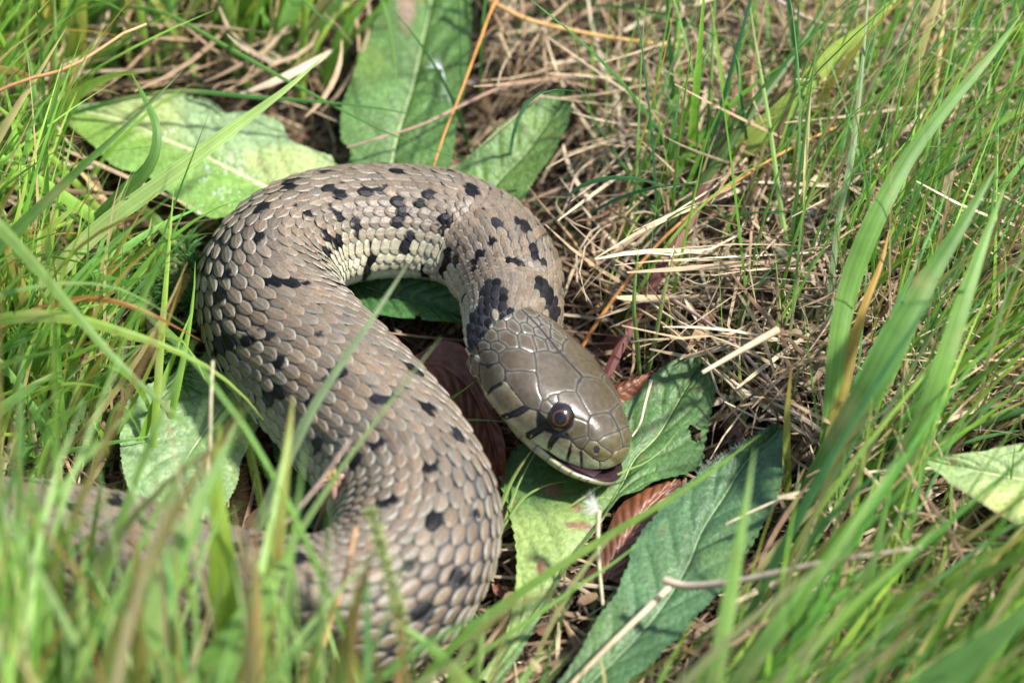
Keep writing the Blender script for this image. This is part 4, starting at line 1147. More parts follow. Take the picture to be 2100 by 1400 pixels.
thatch('dry_grass', 'pale straws showing between the fine green blades', 1300, (ur0[0], ur1[0], ur0[1], ur1[1]), 0.0, 2.0, (0.04, 0.11), 2.0, 6.5, STRAWS, 24)
thatch('dry_grass', 'long fine pale stems tangled over the straw behind the snake', 1500, (up0_[0], up1_[0], up0_[1], up1_[1]), 0.2, 1.8, (0.03, 0.065), 4.0, 10.0, STRAWS_[:6], 16)
thatch('dry_grass', 'outlying dry grass bed beyond the rosettes and the snake', 5000, (-42, 42, -45, 45), -0.9, 0.3, (0.05, 0.10), 2.5, 7.0, STRAWS, 12)

lr = np.random.default_rng(33)
nl = 1500; lx_, ly_ = lr.uniform(core[0], core[1], nl), lr.uniform(core[2], core[3], nl)
lz_ = lr.uniform(-0.7, 0.3, nl); sz = 0.05 + 0.22 * lr.random(nl) ** 2; ang = lr.uniform(0, 6.28, nl)
gu, gv = np.meshgrid(np.linspace(-1, 1, 5), np.linspace(-1, 1, 4), indexing='ij')
rad = np.sqrt(np.clip(1 - gu**2 * .85, 0, 1))
lxp = gu[None] * sz[:, None, None]; lyp = gv[None] * rad[None] * sz[:, None, None] * lr.uniform(.35, .8, (nl, 1, 1))
lzp = lr.normal(0, .35, (nl, 1, 1)) * lxp + lr.normal(0, .35, (nl, 1, 1)) * lyp + lr.uniform(-1, 1, (nl, 1, 1)) * lyp**2 / sz[:, None, None] + lr.normal(0, .012, (nl, 5, 4))
LV_ = np.stack([lx_[:, None, None] + lxp*np.cos(ang)[:, None, None] - lyp*np.sin(ang)[:, None, None], ly_[:, None, None] + lxp*np.sin(ang)[:, None, None] + lyp*np.cos(ang)[:, None, None], lz_[:, None, None] + lzp], -1)
lpal = np.array([(0.10, 0.055, 0.03), (0.16, 0.09, 0.05), (0.22, 0.14, 0.08), (0.07, 0.045, 0.03), (0.13, 0.05, 0.03)])
lcol = np.repeat(lpal[lr.integers(0, 5, nl)] * lr.uniform(.7, 1.3, (nl, 1)), 20, 0)
lF = (grid_faces(5, 4)[None] + (np.arange(nl)*20)[:, None, None]).reshape(-1, 4)
tag(add_obj('leaf_litter', LV_.reshape(-1, 3), lF, M_DEAD, None, lcol, True, origin=(0, 0, 0)), 'brown crumbs of old leaves lying in the thatch', 'leaf litter', None, 'stuff')

# zones: px x0,x1, py y0,y1, density per cm2, length, lean azimuth (deg, 0 = +x, 90 = away), spread, lean, spread, droop, spread, base z
field('grass', 'fresh green grass in front of the snake\'s lower bend', 'grass',
      [(-250, 900, 1440, 1900, 2.2, 6.5, 11.5, 70, 40, 8, 7, 16, 12, -0.3),
       (-250, 980, 1380, 2150, 3.6, 6.5, 12.5, 60, 60, 10, 9, 18, 16, -0.3),
       (-250, 560, 1250, 1420, 3.6, 2.5, 5.5, 60, 70, 12, 10, 18, 18, -0.3)],
      (0.12, 0.26, .2, 1.8), [(0.27, 0.37, 0.10), (0.23, 0.35, 0.08), (0.32, 0.40, 0.14), (0.18, 0.30, 0.07)] * 3 + MIXED[-10:], M_GRASS, tipc=(.22, (0.36, 0.20, 0.07)))
field('grass', 'green grass leaning over the bluish leaf and the grey twig', 'grass',
      [(1450, 2350, 1250, 1900, 5.0, 5.0, 10.5, 25, 22, 30, 8, 26, 12, -0.3),
       (1020, 2350, 1300, 2100, 6.0, 4.5, 10.5, 22, 32, 30, 12, 26, 16, -0.3),
       (1580, 2350, 1000, 1320, 8.5, 3.0, 7.5, 20, 36, 30, 14, 28, 18, -0.3)],
      (0.085, 0.17, .15, 2.2), GREENS * 2 + MIXED[-4:], M_GRASS, tipc=(.10, (0.40, 0.24, 0.08)))
field('grass', 'dense fine green grass behind the pale brown-rimmed leaf', 'grass',
      [(1600, 2350, -250, 1050, 11.0, 3.5, 9.0, 35, 30, 24, 12, 30, 16, -0.3), (1200, 1620, -250, 800, 3.4, 3.5, 8.5, 60, 35, 20, 12, 32, 18, -0.3),
       (1660, 2350, 350, 1000, 11.0, 3.0, 8.0, 25, 40, 28, 14, 30, 20, -0.3),
       (1560, 2350, -250, 350, 13.0, 3.5, 9.0, 45, 40, 20, 12, 25, 18, -0.3),
       (1330, 1680, 420, 860, 3.0, 2.0, 5.5, 60, 60, 18, 14, 30, 20, -0.3)],
      (0.05, 0.095, .06, 2.6), [GREENS[1], GREENS[2], GREENS[4], GREENS[6], GREENS[0]] * 4 + MIXED[-4:], M_GRASS, tipc=(.07, (0.5, 0.30, 0.06)))
field('grass', 'sparse thin green blades in the straw behind the snake', 'grass',
      [(940, 1600, -250, 560, 1.7, 3.5, 9.0, 40, 80, 28, 16, 35, 20, -0.2)],
      (0.065, 0.10, .03, 2.0), [(0.05, 0.135, 0.03), (0.07, 0.17, 0.035), (0.045, 0.12, 0.045)], M_GRASS, leafkeep=.3)
field('grass', 'bright green grass round the pale downy leaf', 'grass',
      [(-300, 700, -300, 190, 6.0, 4.0, 9.0, 30, 35, 22, 12, 40, 18, -0.2), (-300, 380, 480, 1000, 6.0, 4.0, 9.0, 20, 40, 25, 12, 40, 18, -0.2),
       (-300, 720, -300, 200, 11.0, 3.0, 8.0, 60, 60, 14, 12, 28, 20, -0.2),
       (-300, 140, 200, 520, 12.0, 3.0, 8.0, 40, 70, 18, 12, 30, 22, -0.2),
       (-300, 330, 520, 980, 10.0, 3.0, 8.0, 30, 70, 24, 14, 35, 22, -0.2),
       (140, 430, 420, 620, 4.0, 1.5, 4.5, 40, 90, 30, 16, 35, 20, -0.2)],
      (0.09, 0.17, .16, 2.4), [GREENS[0], GREENS[2], GREENS[5], GREENS[1], GREENS[4]]*2 + [(0.42, 0.30, 0.12)], M_GRASS, leafkeep=.04, tipc=(.18, (0.42, 0.25, 0.06)))
field('grass', 'outlying green grass round the whole patch', 'grass',
      [(-2600, -300, -600, 2100, 1.7, 3.0, 8.0, 60, 80, 15, 12, 25, 20, -0.3), (2350, 4700, -600, 2100, 1.7, 3.0, 8.0, 60, 80, 15, 12, 25, 20, -0.3),
       (-2600, 4700, -2600, -300, 1.7, 3.0, 8.0, 60, 80, 15, 12, 25, 20, -0.3)],
      (0.08, 0.16, .1, 2.0), GREENS, M_GRASS, clear=False)

# ================================================================== SINGLE BLADES AND STRAWS THAT STAND OUT
LG, MG, DG, YG = (0.32, 0.46, 0.13), (0.19, 0.35, 0.07), (0.08, 0.21, 0.05), (0.27, 0.39, 0.05)
BG = (0.14, 0.28, 0.06); TAN = (0.42, 0.31, 0.18); PALE = (0.55, 0.46, 0.31); ORG = (0.56, 0.28, 0.07); RED = (0.24, 0.055, 0.07); RB = (0.30, 0.15, 0.09); YEL_ = (0.62, 0.40, 0.05)
HB = [
 ('broad pale green blade slanting across the pale downy leaf', [(60,625,1.6),(200,472,2.6),(330,375,3.2),(480,262,3.7),(590,180,4.0),(668,112,4.2)], 38, LG, LG, .18),
 ('folded blue-green blade arching over the pale downy leaf', [(180,470,1.2),(255,395,2.3),(312,330,3.1),(322,268,3.5),(298,205,3.7),(268,148,3.8)], 30, MG, BG, .3),
 ('dark olive green blade rising over the tip of the pale downy leaf', [(-30,540,4.5),(120,388,5.3),(230,285,5.8),(330,190,6.1),(376,143,6.2)], 26, (0.075,0.165,0.02), (0.07,0.15,0.025), .3),
 ('long dark green rush-like blade lying over the upright leaf', [(345,188,2.0),(520,199,2.1),(700,213,2.2),(800,226,2.2),(915,252,2.2)], 10, DG, DG, .5),
 ('thin green blade running from the bright grass to the pointed leaf', [(330,25,2.6),(450,88,2.5),(560,150,2.3),(700,225,2.1),(800,275,2.0),(900,312,1.9),(1010,348,1.7)], 9, MG, DG, .5),
 ('pale broad blade end lying beside the feathery plant', [(320,452,1.1),(350,490,1.2),(385,545,1.0),(405,585,0.8)], 24, LG, MG, .2),
 ('yellowish green blade bending over the feathery plant', [(0,655,3.8),(130,650,4.2),(250,680,4.0),(343,712,3.6),(433,757,3.2),(500,812,2.8),(540,860,2.4)], 26, MG, YG, .3),
 ('wide blurred pale green blade crossing down towards the woolly leaf', [(-90,390,6.2),(60,530,6.0),(160,650,5.6),(260,762,5.0),(360,850,4.5),(420,910,4.2)], 40, LG, (0.16,0.28,0.06), .25),
 ('greyish green thin blade arching beside the feathery plant', [(-40,618,5.0),(60,590,5.2),(150,580,5.2),(240,590,5.0),(330,635,4.5),(400,680,4.0)], 12, (0.22,0.32,0.14), MG, .4),
 ('yellow-green arched blade with a reddish tip beside the feathery plant', [(110,625,3.6),(200,612,4.0),(290,635,3.8),(360,670,3.3),(412,698,2.9)], 18, YG, (0.35,0.10,0.04), .35),
 ('bright green broad blade leaning over the dry straws', [(1480,350,1.3),(1533,293,1.9),(1617,217,2.5),(1700,122,3.0),(1793,42,3.4),(1870,-40,3.7)], 46, (0.34,0.40,0.10), (0.30,0.42,0.06), .15),
 ('olive green blade rising from behind the head to the top of the straw', [(1290,610,0.4),(1400,433,1.5),(1483,317,2.2),(1550,217,2.7),(1613,133,3.0),(1700,0,3.5),(1740,-60,3.7)], 20, (0.10,0.13,0.04), (0.09,0.19,0.04), .4),
 ('reddish brown withered blade standing behind the snake\'s head', [(1235,790,0.2),(1300,655,0.8),(1370,530,1.4),(1440,400,1.8),(1485,300,2.0),(1508,190,2.2),(1508,95,2.3)], 24, (0.20,0.06,0.06), (0.30,0.17,0.11), .45),
 ('tall bluish green broad blade rising over the fine grass', [(1680,1010,1.0),(1700,900,2.0),(1716,720,3.4),(1740,590,4.1),(1790,460,5.0),(1867,317,5.6),(1947,213,6.0),(2040,105,6.3),(2098,25,6.4)], 40, MG, BG, .2),
 ('widest green blade standing among the fine grass', [(1670,1010,1.8),(1733,883,3.3),(1800,767,4.4),(1850,667,5.0),(1900,577,5.4),(1967,470,5.8),(2042,345,6.2)], 60, (0.09,0.20,0.045), BG, .2),
 ('mid green broad blade beside the widest blade', [(1835,1030,1.8),(1867,930,3.0),(1917,800,4.4),(1950,700,5.0),(1985,590,5.5),(2033,455,6.0),(2062,380,6.2)], 44, MG, MG, .2),
 ('green blade turning orange towards its tip', [(1690,960,1.6),(1727,800,2.8),(1747,717,3.3),(1773,627,3.8),(1807,540,4.2),(1824,470,4.4)], 26, MG, ORG, .25),
 ('slender pale green blade standing straight in the fine grass', [(1700,640,1.5),(1720,450,2.8),(1745,330,3.4),(1765,170,4.2),(1780,0,5.0),(1786,-60,5.2)], 13, (0.22,0.32,0.13), (0.30,0.38,0.2), .4),
 ('long bright green blade lying across the holed leaf and the bluish leaf', [(960,1295,1.9),(1080,1205,2.3),(1180,1140,2.5),(1270,1085,2.7),(1350,1037,2.8),(1430,987,2.8),(1500,935,2.7),(1560,890,2.6)], 17, (0.12,0.23,0.05), (0.16,0.29,0.03), .35),
 ('thin green blade lying parallel below the long bright one', [(980,1345,1.4),(1080,1275,1.7),(1180,1205,1.9),(1270,1145,2.0),(1330,1095,2.0)], 10, MG, MG, .4),
 ('blurred tall green blade in front of the bluish leaf', [(1450,1480,3.0),(1478,1330,4.4),(1505,1180,5.4),(1530,1030,6.2),(1548,920,6.6)], 34, LG, MG, .25),
 ('blurred green blade leaning from below the twig over the fine grass', [(1480,1450,3.0),(1570,1320,4.2),(1660,1200,5.0),(1740,1090,5.6),(1800,1000,6.0),(1850,930,6.2)], 34, (0.15,0.28,0.07), MG, .25),
 ('blurred yellow-green blade crossing under the grey twig', [(1560,1440,2.5),(1650,1340,3.2),(1760,1230,3.9),(1850,1150,4.3),(1940,1060,4.6)], 26, YG, MG, .25),
 ('blurred thin green blade crossing the snake\'s lower bend', [(520,1240,2.8),(620,1080,3.9),(700,960,4.7),(780,850,5.3),(905,690,6.0)], 13, LG, (0.2,0.28,0.12), .4),
 ('grey-green blurred blade tip in front of the snake\'s upper bend', [(640,840,4.6),(700,745,5.3),(755,665,5.8),(850,520,6.4)], 22, (0.20,0.27,0.12), (0.26,0.33,0.17), .3),
 ('thin green blade caught in the snake\'s mouth', [(1012,1075,0.1),(1050,985,0.7),(1078,940,1.05),(1098,912,1.2)], 9, LG, (0.25,0.38,0.10), .4),
 ('second thinner blade beside the one in the mouth', [(1030,1085,0.1),(1060,1000,0.5),(1085,950,0.8),(1103,920,1.0)], 6, LG, LG, .4),
 ('thin blade curving out from under the lower jaw', [(1035,1075,0.2),(1075,1020,0.45),(1120,995,0.55),(1170,985,0.55)], 6, MG, LG, .4),
 ('fine blade touching the chin over the holed leaf', [(1275,968,0.75),(1320,950,0.75),(1360,920,0.8),(1392,880,0.9)], 5, LG, LG, .4),
 ('short green blade poking the snake\'s jaw corner', [(860,868,0.3),(905,830,0.6),(950,800,0.9),(985,772,1.1)], 9, MG, YG, .4),
 ('green blade lying between the jaw and the snake\'s side', [(900,868,0.6),(960,861,0.8),(1010,862,0.9),(1045,866,0.9)], 7, MG, LG, .4),
 ('thin dark green blade standing in the straw', [(1440,430,0.8),(1450,300,1.8),(1459,150,3.0),(1466,-20,4.2),(1468,-60,4.4)], 9, DG, MG, .5),
 ('thin green blade leaning back across the straw', [(1645,650,0.6),(1610,480,1.8),(1577,250,3.0),(1545,60,4.0),(1532,-40,4.4)], 10, MG, LG, .5),
 ('thin green blade slanting down towards the snake\'s neck', [(1420,540,0.8),(1370,465,1.2),(1320,400,1.4),(1265,320,1.5),(1215,240,1.6),(1172,145,1.8)], 8, DG, DG, .5),
 ('green stem pair member growing behind the dead leaf', [(1312,765,0.2),(1306,700,1.0),(1300,620,2.0),(1310,500,3.0)], 10, LG, MG, .4),
 ('second green stem growing behind the dead leaf', [(1330,765,0.2),(1345,690,1.0),(1362,600,1.9),(1395,470,2.8)], 9, MG, MG, .4),
 ('bright yellow dying blade hooked over in the fine grass', [(1990,300,2.0),(2025,288,2.4),(2055,335,2.2),(2072,395,2.0),(2082,460,1.8)], 11, YEL_, YEL_, .3),
 ('dark green blade crossing from the top grass to the upright leaf', [(560,-60,3.5),(610,-10,3.4),(655,32,3.2),(705,75,3.0)], 15, DG, DG, .3),
 ('blurred broad green blade standing before the far end of the lower bend', [(95,1480,3.0),(90,1300,4.5),(80,1120,6.0),(60,960,7.0)], 44, (0.24,0.38,0.08), MG, .2),
 ('blurred pale blade upright before the lower bend', [(165,1480,3.0),(168,1330,4.4),(170,1200,5.2),(172,1110,5.8)], 38, LG, LG, .2),
 ('blurred pale broad blade crossing the lower bend towards the woolly leaf', [(265,1460,3.0),(310,1300,4.4),(360,1140,5.6),(440,960,6.6),(485,865,7.0)], 50, LG, (0.30,0.43,0.15), .2),
 ('blurred blade leaning the other way across the pale broad one', [(355,1340,3.4),(325,1180,4.6),(285,1040,5.6),(250,950,6.0)], 28, LG, (0.26,0.36,0.14), .25),
 ('blurred yellow-green wide blade before the woolly leaf', [(458,1170,4.2),(450,1070,5.0),(442,960,5.6),(452,870,6.0)], 62, YG, YG, .15),
 ('blurred tall blade with an orange tinge before the gap of the lower bend', [(515,1360,3.2),(550,1190,4.4),(572,1050,5.4),(590,910,6.2),(602,810,6.6)], 46, MG, (0.34,0.34,0.08), .2),
 ('very wide blurred green blade low before the lower bend', [(385,1500,3.0),(455,1350,4.0),(535,1230,4.6),(610,1110,5.0)], 95, (0.17,0.31,0.09), MG, .15),
 ('blurred green blade bending down at the end of the lower bend', [(965,1425,2.6),(905,1345,3.6),(850,1300,4.0),(810,1275,4.2)], 42, MG, MG, .2),
 ('blurred light blade standing at the edge of the lower bend', [(972,1430,1.8),(984,1340,2.8),(1000,1240,3.4)], 20, LG, LG, .3),
 ('dark blurred broad blade sweeping under the pale brown-rimmed leaf', [(1790,1510,4.0),(1940,1390,5.0),(2080,1275,6.0),(2190,1185,6.5)], 100, (0.11,0.24,0.06), (0.13,0.26,0.06), .15),
 ('curved grey-green blade hanging over the upright leaf', [(765,-40,2.6),(790,25,2.4),(805,90,2.2),(812,160,2.0),(810,215,1.7)], 10, BG, BG, .4),
]
for lab, pts, w, cb, ct, fold in HB:
    blade('grass_plant', lab, 'grass blade', pts, w, cb, ct, fold, group='single grass blades', toground=pts[0][2] < 3.5 or True)
HS = [
 ('long orange-yellow straw lying across the thatch at its clearest', [(965,-25,1.9),(1070,36,2.0),(1180,64,2.0),(1300,84,1.9),(1400,93,1.7)], 12, (0.55,0.30,0.13), (0.60,0.40,0.12)),
 ('orange straw crossing the upright leaf down to the snake', [(1018,0,2.5),(982,90,2.2),(945,190,1.9),(912,272,1.7),(886,352,1.5)], 9, ORG, (0.42,0.19,0.05)),
 ('reddish dry stalk bowed behind the pointed leaf', [(1215,182,0.9),(1130,166,1.1),(1040,176,1.2),(950,215,1.3),(860,258,1.3),(760,288,1.3),(712,303,1.2)], 9, (0.30,0.17,0.11), (0.36,0.24,0.18)),
 ('long orange stem crossing the straw behind the head', [(1225,660,0.6),(1330,522,1.5),(1420,436,1.9),(1510,372,2.1),(1620,305,2.3),(1745,248,2.3)], 10, (0.40,0.17,0.05), (0.52,0.28,0.09)),
 ('grey-brown broken twig lying over the bluish leaf', [(1362,1188,1.9),(1400,1200,1.9),(1500,1193,2.4),(1600,1172,2.9),(1700,1150,3.3),(1800,1135,3.5),(1890,1122,3.5)], 17, (0.42,0.34,0.25), (0.30,0.23,0.17)),
 ('pale straw running down from the twig\'s end', [(1372,1204,1.35),(1320,1255,1.35),(1250,1322,1.3),(1150,1425,0.9),(1100,1480,0.5)], 15, PALE, TAN),
 ('stout tan straw end above the holed leaf', [(1595,676,2.7),(1520,718,2.7),(1440,764,2.6)], 17, (0.46,0.31,0.19), PALE),
 ('pinkish straw slanting away from the holed leaf', [(1490,690,1.6),(1560,762,1.6),(1620,832,1.5),(1665,895,1.3)], 11, (0.36,0.25,0.21), (0.33,0.22,0.18)),
 ('thin tan straw lying over the holed leaf\'s tip', [(1375,675,1.3),(1440,735,1.3),(1500,790,1.3),(1560,865,1.1)], 8, (0.45,0.28,0.17), TAN),
 ('pale straw poking over the bluish leaf', [(1770,970,1.7),(1650,1006,1.9),(1560,1040,1.9),(1488,1075,1.8)], 9, TAN, PALE),
 ('pale flattened straw lying on the holed leaf beside the snout', [(1335,780,0.85),(1322,830,0.85),(1312,870,0.8),(1296,895,0.75)], 8, PALE, PALE),
 ('bent tan straw above the pointed leaf', [(1440,35,1.6),(1360,95,1.6),(1290,135,1.5),(1212,163,1.4)], 9, (0.40,0.27,0.16), TAN),
 ('tan straw tapering over the pointed leaf\'s tip', [(1480,165,1.6),(1340,172,1.6),(1240,192,1.6),(1150,202,1.6)], 9, (0.42,0.30,0.16), TAN),
 ('hooked grey withered straw beside the snake\'s neck', [(1310,285,1.1),(1230,320,1.2),(1180,360,1.2),(1165,410,1.1),(1145,455,0.9)], 10, (0.30,0.22,0.15), (0.38,0.29,0.20)),
 ('thin yellowish straw pointing at the snake\'s neck', [(1165,480,0.6),(1120,430,0.9),(1082,382,1.1)], 7, (0.45,0.33,0.10), (0.34,0.22,0.15)),
 ('cream curved straw in front of the reddish withered blade', [(1310,605,1.0),(1375,650,1.1),(1420,672,1.1),(1462,690,1.0)], 8, TAN, PALE),
 ('pale kinked straw near the reddish withered blade', [(1395,460,1.5),(1378,520,1.5),(1372,545,1.5),(1410,575,1.4),(1460,588,1.3)], 7, PALE, PALE),
 ('orange thin straw hanging by the withered blade', [(1540,170,1.9),(1530,300,1.6),(1545,420,1.3),(1600,540,0.8)], 7, ORG, (0.50,0.26,0.12)),
 ('blurred orange straw over the bright grass', [(40,168,4.6),(110,150,4.8),(180,118,4.9),(250,70,5.0),(300,50,5.0)], 12, ORG, (0.5,0.26,0.12)),
 ('pinkish straw lying across the top of the fine grass', [(1595,0,2.6),(1650,35,2.7),(1700,52,2.7),(1745,52,2.6)], 9, (0.45,0.32,0.28), (0.40,0.28,0.22)),
 ('cream curled straw under the yellow dying blade', [(1865,485,1.4),(1930,462,1.6),(1970,425,1.7),(1990,380,1.7)], 9, PALE, PALE),
 ('upright tan straw in front of the snake\'s side', [(420,1010,3.0),(430,920,3.6),(432,830,4.2),(436,740,4.6)], 14, (0.45,0.36,0.22), (0.42,0.36,0.22)),
 ('blurred orange straw in front of the lower bend', [(660,1330,2.5),(690,1240,3.2),(715,1150,3.9),(730,1080,4.3)], 15, (0.52,0.27,0.13), (0.50,0.28,0.14)),
 ('blurred pink-brown straw over the lower bend', [(430,1230,3.2),(540,1120,4.2),(640,1010,5.0),(720,900,5.6)], 12, (0.36,0.24,0.18), (0.36,0.26,0.20)),
]
for lab, pts, w, cb, ct in HS:
    straw('dry_straw', lab, 'straw', pts, w, cb, ct, group='single dry straws', toground=not any(q in lab for q in ('twig', 'pale flattened', 'pinkish straw lying', 'cream curled', 'bent tan', 'stout tan', 'orange-yellow')))

# ================================================================== SMALL THINGS
# feathery plant: fronds of needle leaflets
fr = np.random.default_rng(8)
fp = thing('feathery_plant', 'soft green feathery plant with needle-thin leaflets beside the snake', 'plant', unproj(350, 600, 0))
for fi, (pp, ln) in enumerate([([(350,640,0.1),(340,590,0.7),(320,540,1.1),(300,500,1.3)], .55), ([(360,640,0.1),(375,590,0.7),(385,540,1.1),(380,490,1.4)], .55),
                               ([(350,650,0.1),(310,610,0.7),(270,585,1.0),(235,575,1.1)], .5), ([(370,650,0.1),(355,690,0.6),(365,740,0.8),(380,800,0.8)], .55),
                               ([(380,640,0.1),(400,610,0.7),(408,570,1.0),(405,530,1.2)], .45), ([(330,560,0.3),(290,545,0.9),(250,540,1.1),(225,545,1.2)], .5)]):
    C, _ = catmull(pts3(pp), 40)
    n = 170
    t = fr.uniform(.1, 1, n); i = (t * 39).astype(int)
    T = unit(np.gradient(C, axis=0))[i]
    rd = unit(np.cross(T, fr.normal(0, 1, (n, 3)))); d = unit(rd + T * fr.uniform(.3, 1.1, (n, 1)) + np.array([0, 0, .25]))
    L = ln * fr.uniform(.5, 1.1, n)
    kk = np.linspace(0, 1, 4)
    P = C[i][:, None] + d[:, None]*(L[:, None]*kk)[..., None] + np.array([0, 0, -.1])*(kk**2)[None, :, None]
    sd = unit(np.cross(unit(np.gradient(P, axis=1)), np.array([.2, -.6, .7])))
    cb = np.array([0.07, 0.17, 0.035]) * fr.uniform(.6, 1.4, (n, 1)); ct = cb * 1.5 + 0.02
    V, F, Cc = ribbons(P, np.tile(np.array([.016, .018, .014, .004]), (n, 1)), sd, .4, cb, ct)
    bad = hits_snake(P)
    Fk = F.reshape(n, -1, 4)[~bad].reshape(-1, 4)
    fo = add_obj('frond', np.concatenate([V]), Fk, M_GRASS, fp, Cc)
    # stalk as a sub-part
    r = np.linspace(.03, .012, 40); f = np.linspace(0, 2*np.pi, 6, endpoint=False)
    T2 = unit(np.gradient(C, axis=0)); a = unit(np.cross(T2, [0.3, .2, 1.])); b = np.cross(T2, a)
    V2 = C[:, None] + r[:, None, None]*(np.cos(f)[None, :, None]*a[:, None] + np.sin(f)[None, :, None]*b[:, None])
    add_obj('stalk', V2.reshape(-1, 3), grid_faces(40, 6, True), M_GRASS, fo, np.tile([0.13, 0.24, 0.06], (240, 1)))

def hairs(name, parent, c, n, ln, spread, base_dir, col, w=0.0035, curl=0.6, seed=1, mat=None):
    r = np.random.default_rng(seed)
    d = unit(np.asarray(base_dir, float) + r.normal(0, spread, (n, 3)))
    cu = unit(np.asarray(base_dir) + r.normal(0, .3, (n, 3))); ax = unit(np.cross(cu, r.normal(0, 1, (n, 3))))
    k = np.linspace(0, 1, 6); L = ln * r.uniform(.5, 1.15, n)
    P = np.asarray(c) + d[:, None]*(L[:, None]*k)[..., None] + ax[:, None]*(L[:, None]*curl*k**2)[..., None]
    sd = unit(np.cross(unit(np.gradient(P, axis=1)), np.array([.1, -.7, .7])))
    V, F, C = ribbons(P, np.tile(w*np.array([1, 1, 1, .9, .6, .2]), (n, 1)), sd, .2, np.tile(col, (n, 1)), np.tile(col, (n, 1)))
    return tag(add_obj(name, V, F, mat or M_WHITE, parent, C), kind='stuff')
sd1 = thing('seed_down', 'white tuft of curled seed down on a thin stalk over the holed leaf', 'seed down', unproj(1232, 1170, 0))
stem = pts3([(1236,1240,0.5),(1228,1150,1.1),(1226,1090,1.5),(1228,1045,1.8)])
C, _ = catmull(stem, 20); f = np.linspace(0, 2*np.pi, 6, endpoint=False)
T2 = unit(np.gradient(C, axis=0)); a = unit(np.cross(T2, [1., .2, .1])); b = np.cross(T2, a)
V2 = C[:, None] + (0.035 + 0.02*np.linspace(0, 1, 20))[:, None, None]*(np.cos(f)[None, :, None]*a[:, None] + np.sin(f)[None, :, None]*b[:, None])
add_obj('stalk', V2.reshape(-1, 3), grid_faces(20, 6, True), M_STRAW, sd1, np.tile([0.50, 0.46, 0.30], (120, 1)))
hairs('tuft', sd1, C[-1], 120, 0.34, .30, (-0.75, 0.1, 0.5), (0.80, 0.79, 0.74), curl=.5, seed=3)
sd2 = thing('seed_down', 'wisp of white seed down lying on the upright leaf', 'seed down', unproj(903, 160, 1.0))
hairs('tuft', sd2, unproj(908, 143, 1.25), 34, 0.36, .22, (-0.7, 0.45, 0.35), (0.78, 0.80, 0.78), curl=.4, seed=5)
hairs('trailing_hairs', sd2, unproj(908, 143, 1.25), 12, 0.9, .08, (0.08, -0.8, -0.25), (0.70, 0.72, 0.66), curl=.12, seed=6)
# fringe of hairs on the bluish leaf's edge
for lo in [o for o in ros2.children if 'bluish' in o.get('label', '')]:
    e = pts3([(a_, b_, 1.05) for a_, b_ in [(1430,972),(1460,950),(1490,932),(1520,915),(1550,898),(1580,880)]])
    E, _ = catmull(e, 90); r = np.random.default_rng(3)
    n = 90; d = unit(np.array([-0.5, 0.55, 0.35]) + r.normal(0, .2, (n, 3))); k = np.linspace(0, 1, 4)
    P = E[:, None] + d[:, None]*(r.uniform(.06, .15, n)[:, None]*k)[..., None]
    sdv = unit(np.cross(unit(np.gradient(P, axis=1)), np.array([.1, -.7, .7])))
    V, F, C = ribbons(P, np.tile(.003*np.array([1, .9, .7, .2]), (n, 1)), sdv, .1, np.tile([.38, .44, .34], (n, 1)), np.tile([.42, .48, .38], (n, 1)))
    tag(add_obj('hair_fringe', V, F, M_WHITE, lo, C), kind='stuff')
# dried flower head in front of the lower bend
fl = thing('dried_flower', 'small withered pinkish brown flower head in front of the snake\'s lower bend', 'flower', unproj(640, 1110, 0))
fc = unproj(682, 985, 2.5)
stem = np.vstack([unproj(610, 1180, 0.0), unproj(650, 1080, 1.4), fc]); C, _ = catmull(stem, 20)
T2 = unit(np.gradient(C, axis=0)); a = unit(np.cross(T2, [1., .2, .1])); b = np.cross(T2, a)
V2 = C[:, None] + 0.045*(np.cos(f)[None, :, None]*a[:, None] + np.sin(f)[None, :, None]*b[:, None])
add_obj('stalk', V2.reshape(-1, 3), grid_faces(20, 6, True), M_STRAW, fl, np.tile([0.24, 0.15, 0.09], (120, 1)))
r = np.random.default_rng(12)
for q in range(16):
    an = q / 16 * 2*np.pi + r.uniform(-.2, .2); out = np.array([np.cos(an), 0.5*np.sin(an), -0.55 + .5*np.sin(an*2)]) + r.normal(0, .2, 3)
    out = unit(out); k = np.linspace(0, 1, 6); P = fc + out*(0.34*k)[:, None] + np.array([0, 0, -.14])*(k**2)[:, None]
    sdv = unit(np.cross(unit(np.gradient(P, axis=0)), np.array([.1, -.7, .7])))
    V, F, C = ribbons(P[None], 0.05*np.array([[.4, .8, 1, 1, .8, .3]]), sdv[None], .5, np.array([[0.30, 0.17, 0.10]]), np.array([[0.42, 0.24, 0.22]]))
    add_obj('petal', V, F, M_DEAD, fl, C)
hairs('flower_centre', fl, fc, 40, 0.22, .5, (0, 0.3, 0.9), (0.50, 0.34, 0.10), w=.02, curl=.2, seed=9, mat=M_STRAW)
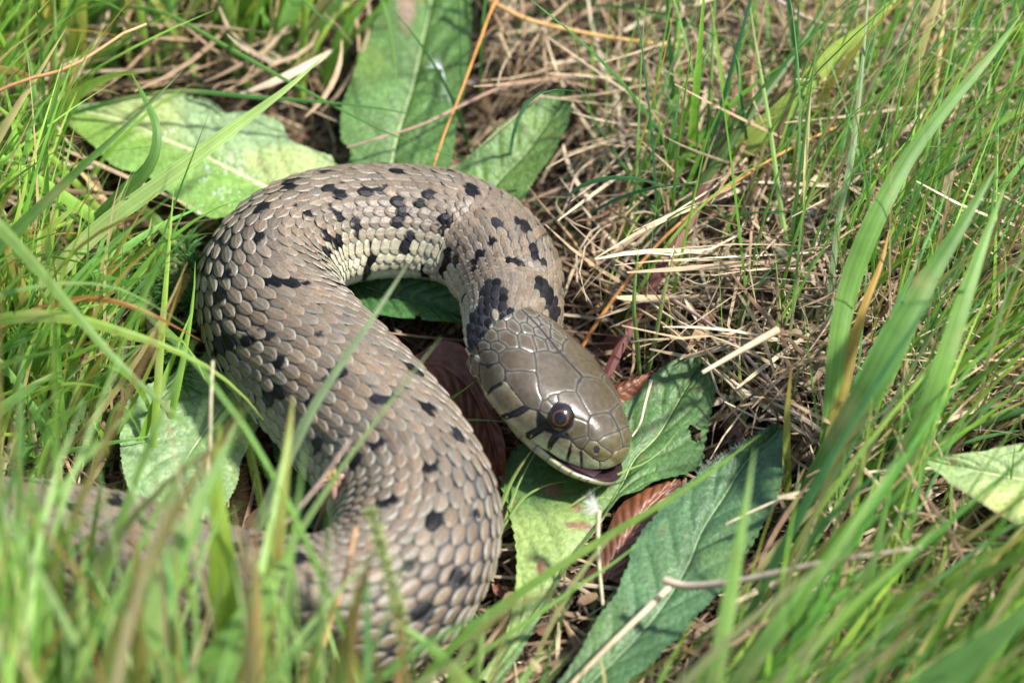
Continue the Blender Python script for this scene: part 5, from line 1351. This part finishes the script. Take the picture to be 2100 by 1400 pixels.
# flower spike of a grass, out of focus before the lower bend
sp = thing('grass_flower_spike', 'fuzzy yellow-green grass flower spike in front of the snake\'s lower bend', 'flower spike', unproj(850, 1420, 0))
Cs, _ = catmull(np.vstack([unproj(860, 1450, 0), unproj(835, 1310, 2.6), unproj(795, 1170, 4.2), unproj(762, 1050, 5.2)]), 60)
Ts = unit(np.gradient(Cs, axis=0)); a = unit(np.cross(Ts, [1., .2, .1])); b = np.cross(Ts, a)
V2 = Cs[:, None] + np.linspace(.05, .02, 60)[:, None, None]*(np.cos(f)[None, :, None]*a[:, None] + np.sin(f)[None, :, None]*b[:, None])
add_obj('stalk', V2.reshape(-1, 3), grid_faces(60, 6, True), M_GRASS, sp, np.tile([0.22, 0.30, 0.10], (360, 1)))
rs = np.random.default_rng(40); ns = 420; it = rs.integers(26, 60, ns); kk4 = np.linspace(0, 1, 4)
ds = unit(np.cross(Ts[it], rs.normal(0, 1, (ns, 3))) + Ts[it]*rs.uniform(.4, 1.2, (ns, 1)))
Pq = Cs[it][:, None] + ds[:, None]*(rs.uniform(.12, .26, ns)[:, None]*kk4)[..., None]
sdq = unit(np.cross(unit(np.gradient(Pq, axis=1)), np.array([.1, -.7, .7])))
V, F, C = ribbons(Pq, np.tile(.02*np.array([.7, 1, .8, .2]), (ns, 1)), sdq, .4, np.tile([.30, .36, .12], (ns, 1)), np.tile([.40, .42, .18], (ns, 1)))
tag(add_obj('spikelets', V, F, M_GRASS, sp, C), kind='stuff')
# banded husk in the straw
hk = thing('insect_husk', 'small grey and brown banded husk caught in the straw', 'husk', unproj(1652, 470, 0.6))
ax0, ax1 = unproj(1636, 492, 1.1), unproj(1664, 440, 1.4)
tq = np.linspace(0, 1, 26); Cq = ax0 + (ax1-ax0)*tq[:, None]; Tq = unit(ax1-ax0); a = unit(np.cross(Tq, [0, 0, 1.])); b = np.cross(Tq, a)
rq = 0.17*np.sqrt(np.clip(1-(2*tq-1)**2, 0, 1))*(1 + .10*np.sin(tq*26)) + 0.004
f12 = np.linspace(0, 2*np.pi, 12, endpoint=False)
V = Cq[:, None] + rq[:, None, None]*(np.cos(f12)[None, :, None]*a + np.sin(f12)[None, :, None]*b)
bd = (np.sin(tq*26) > 0)[:, None]
cq = np.where(bd, np.array([0.30, 0.25, 0.18]), np.array([0.14, 0.085, 0.04]))
add_obj('shell', V.reshape(-1, 3), grid_faces(26, 12, True), M_DEAD, hk, np.repeat(cq, 12, 0))
hairs('bristles', hk, ax1, 24, 0.16, .6, Tq, (0.42, 0.42, 0.44), w=.008, curl=.5, seed=14)
for o in list(bpy.data.objects):
    if '_org' in o: del o['_org']
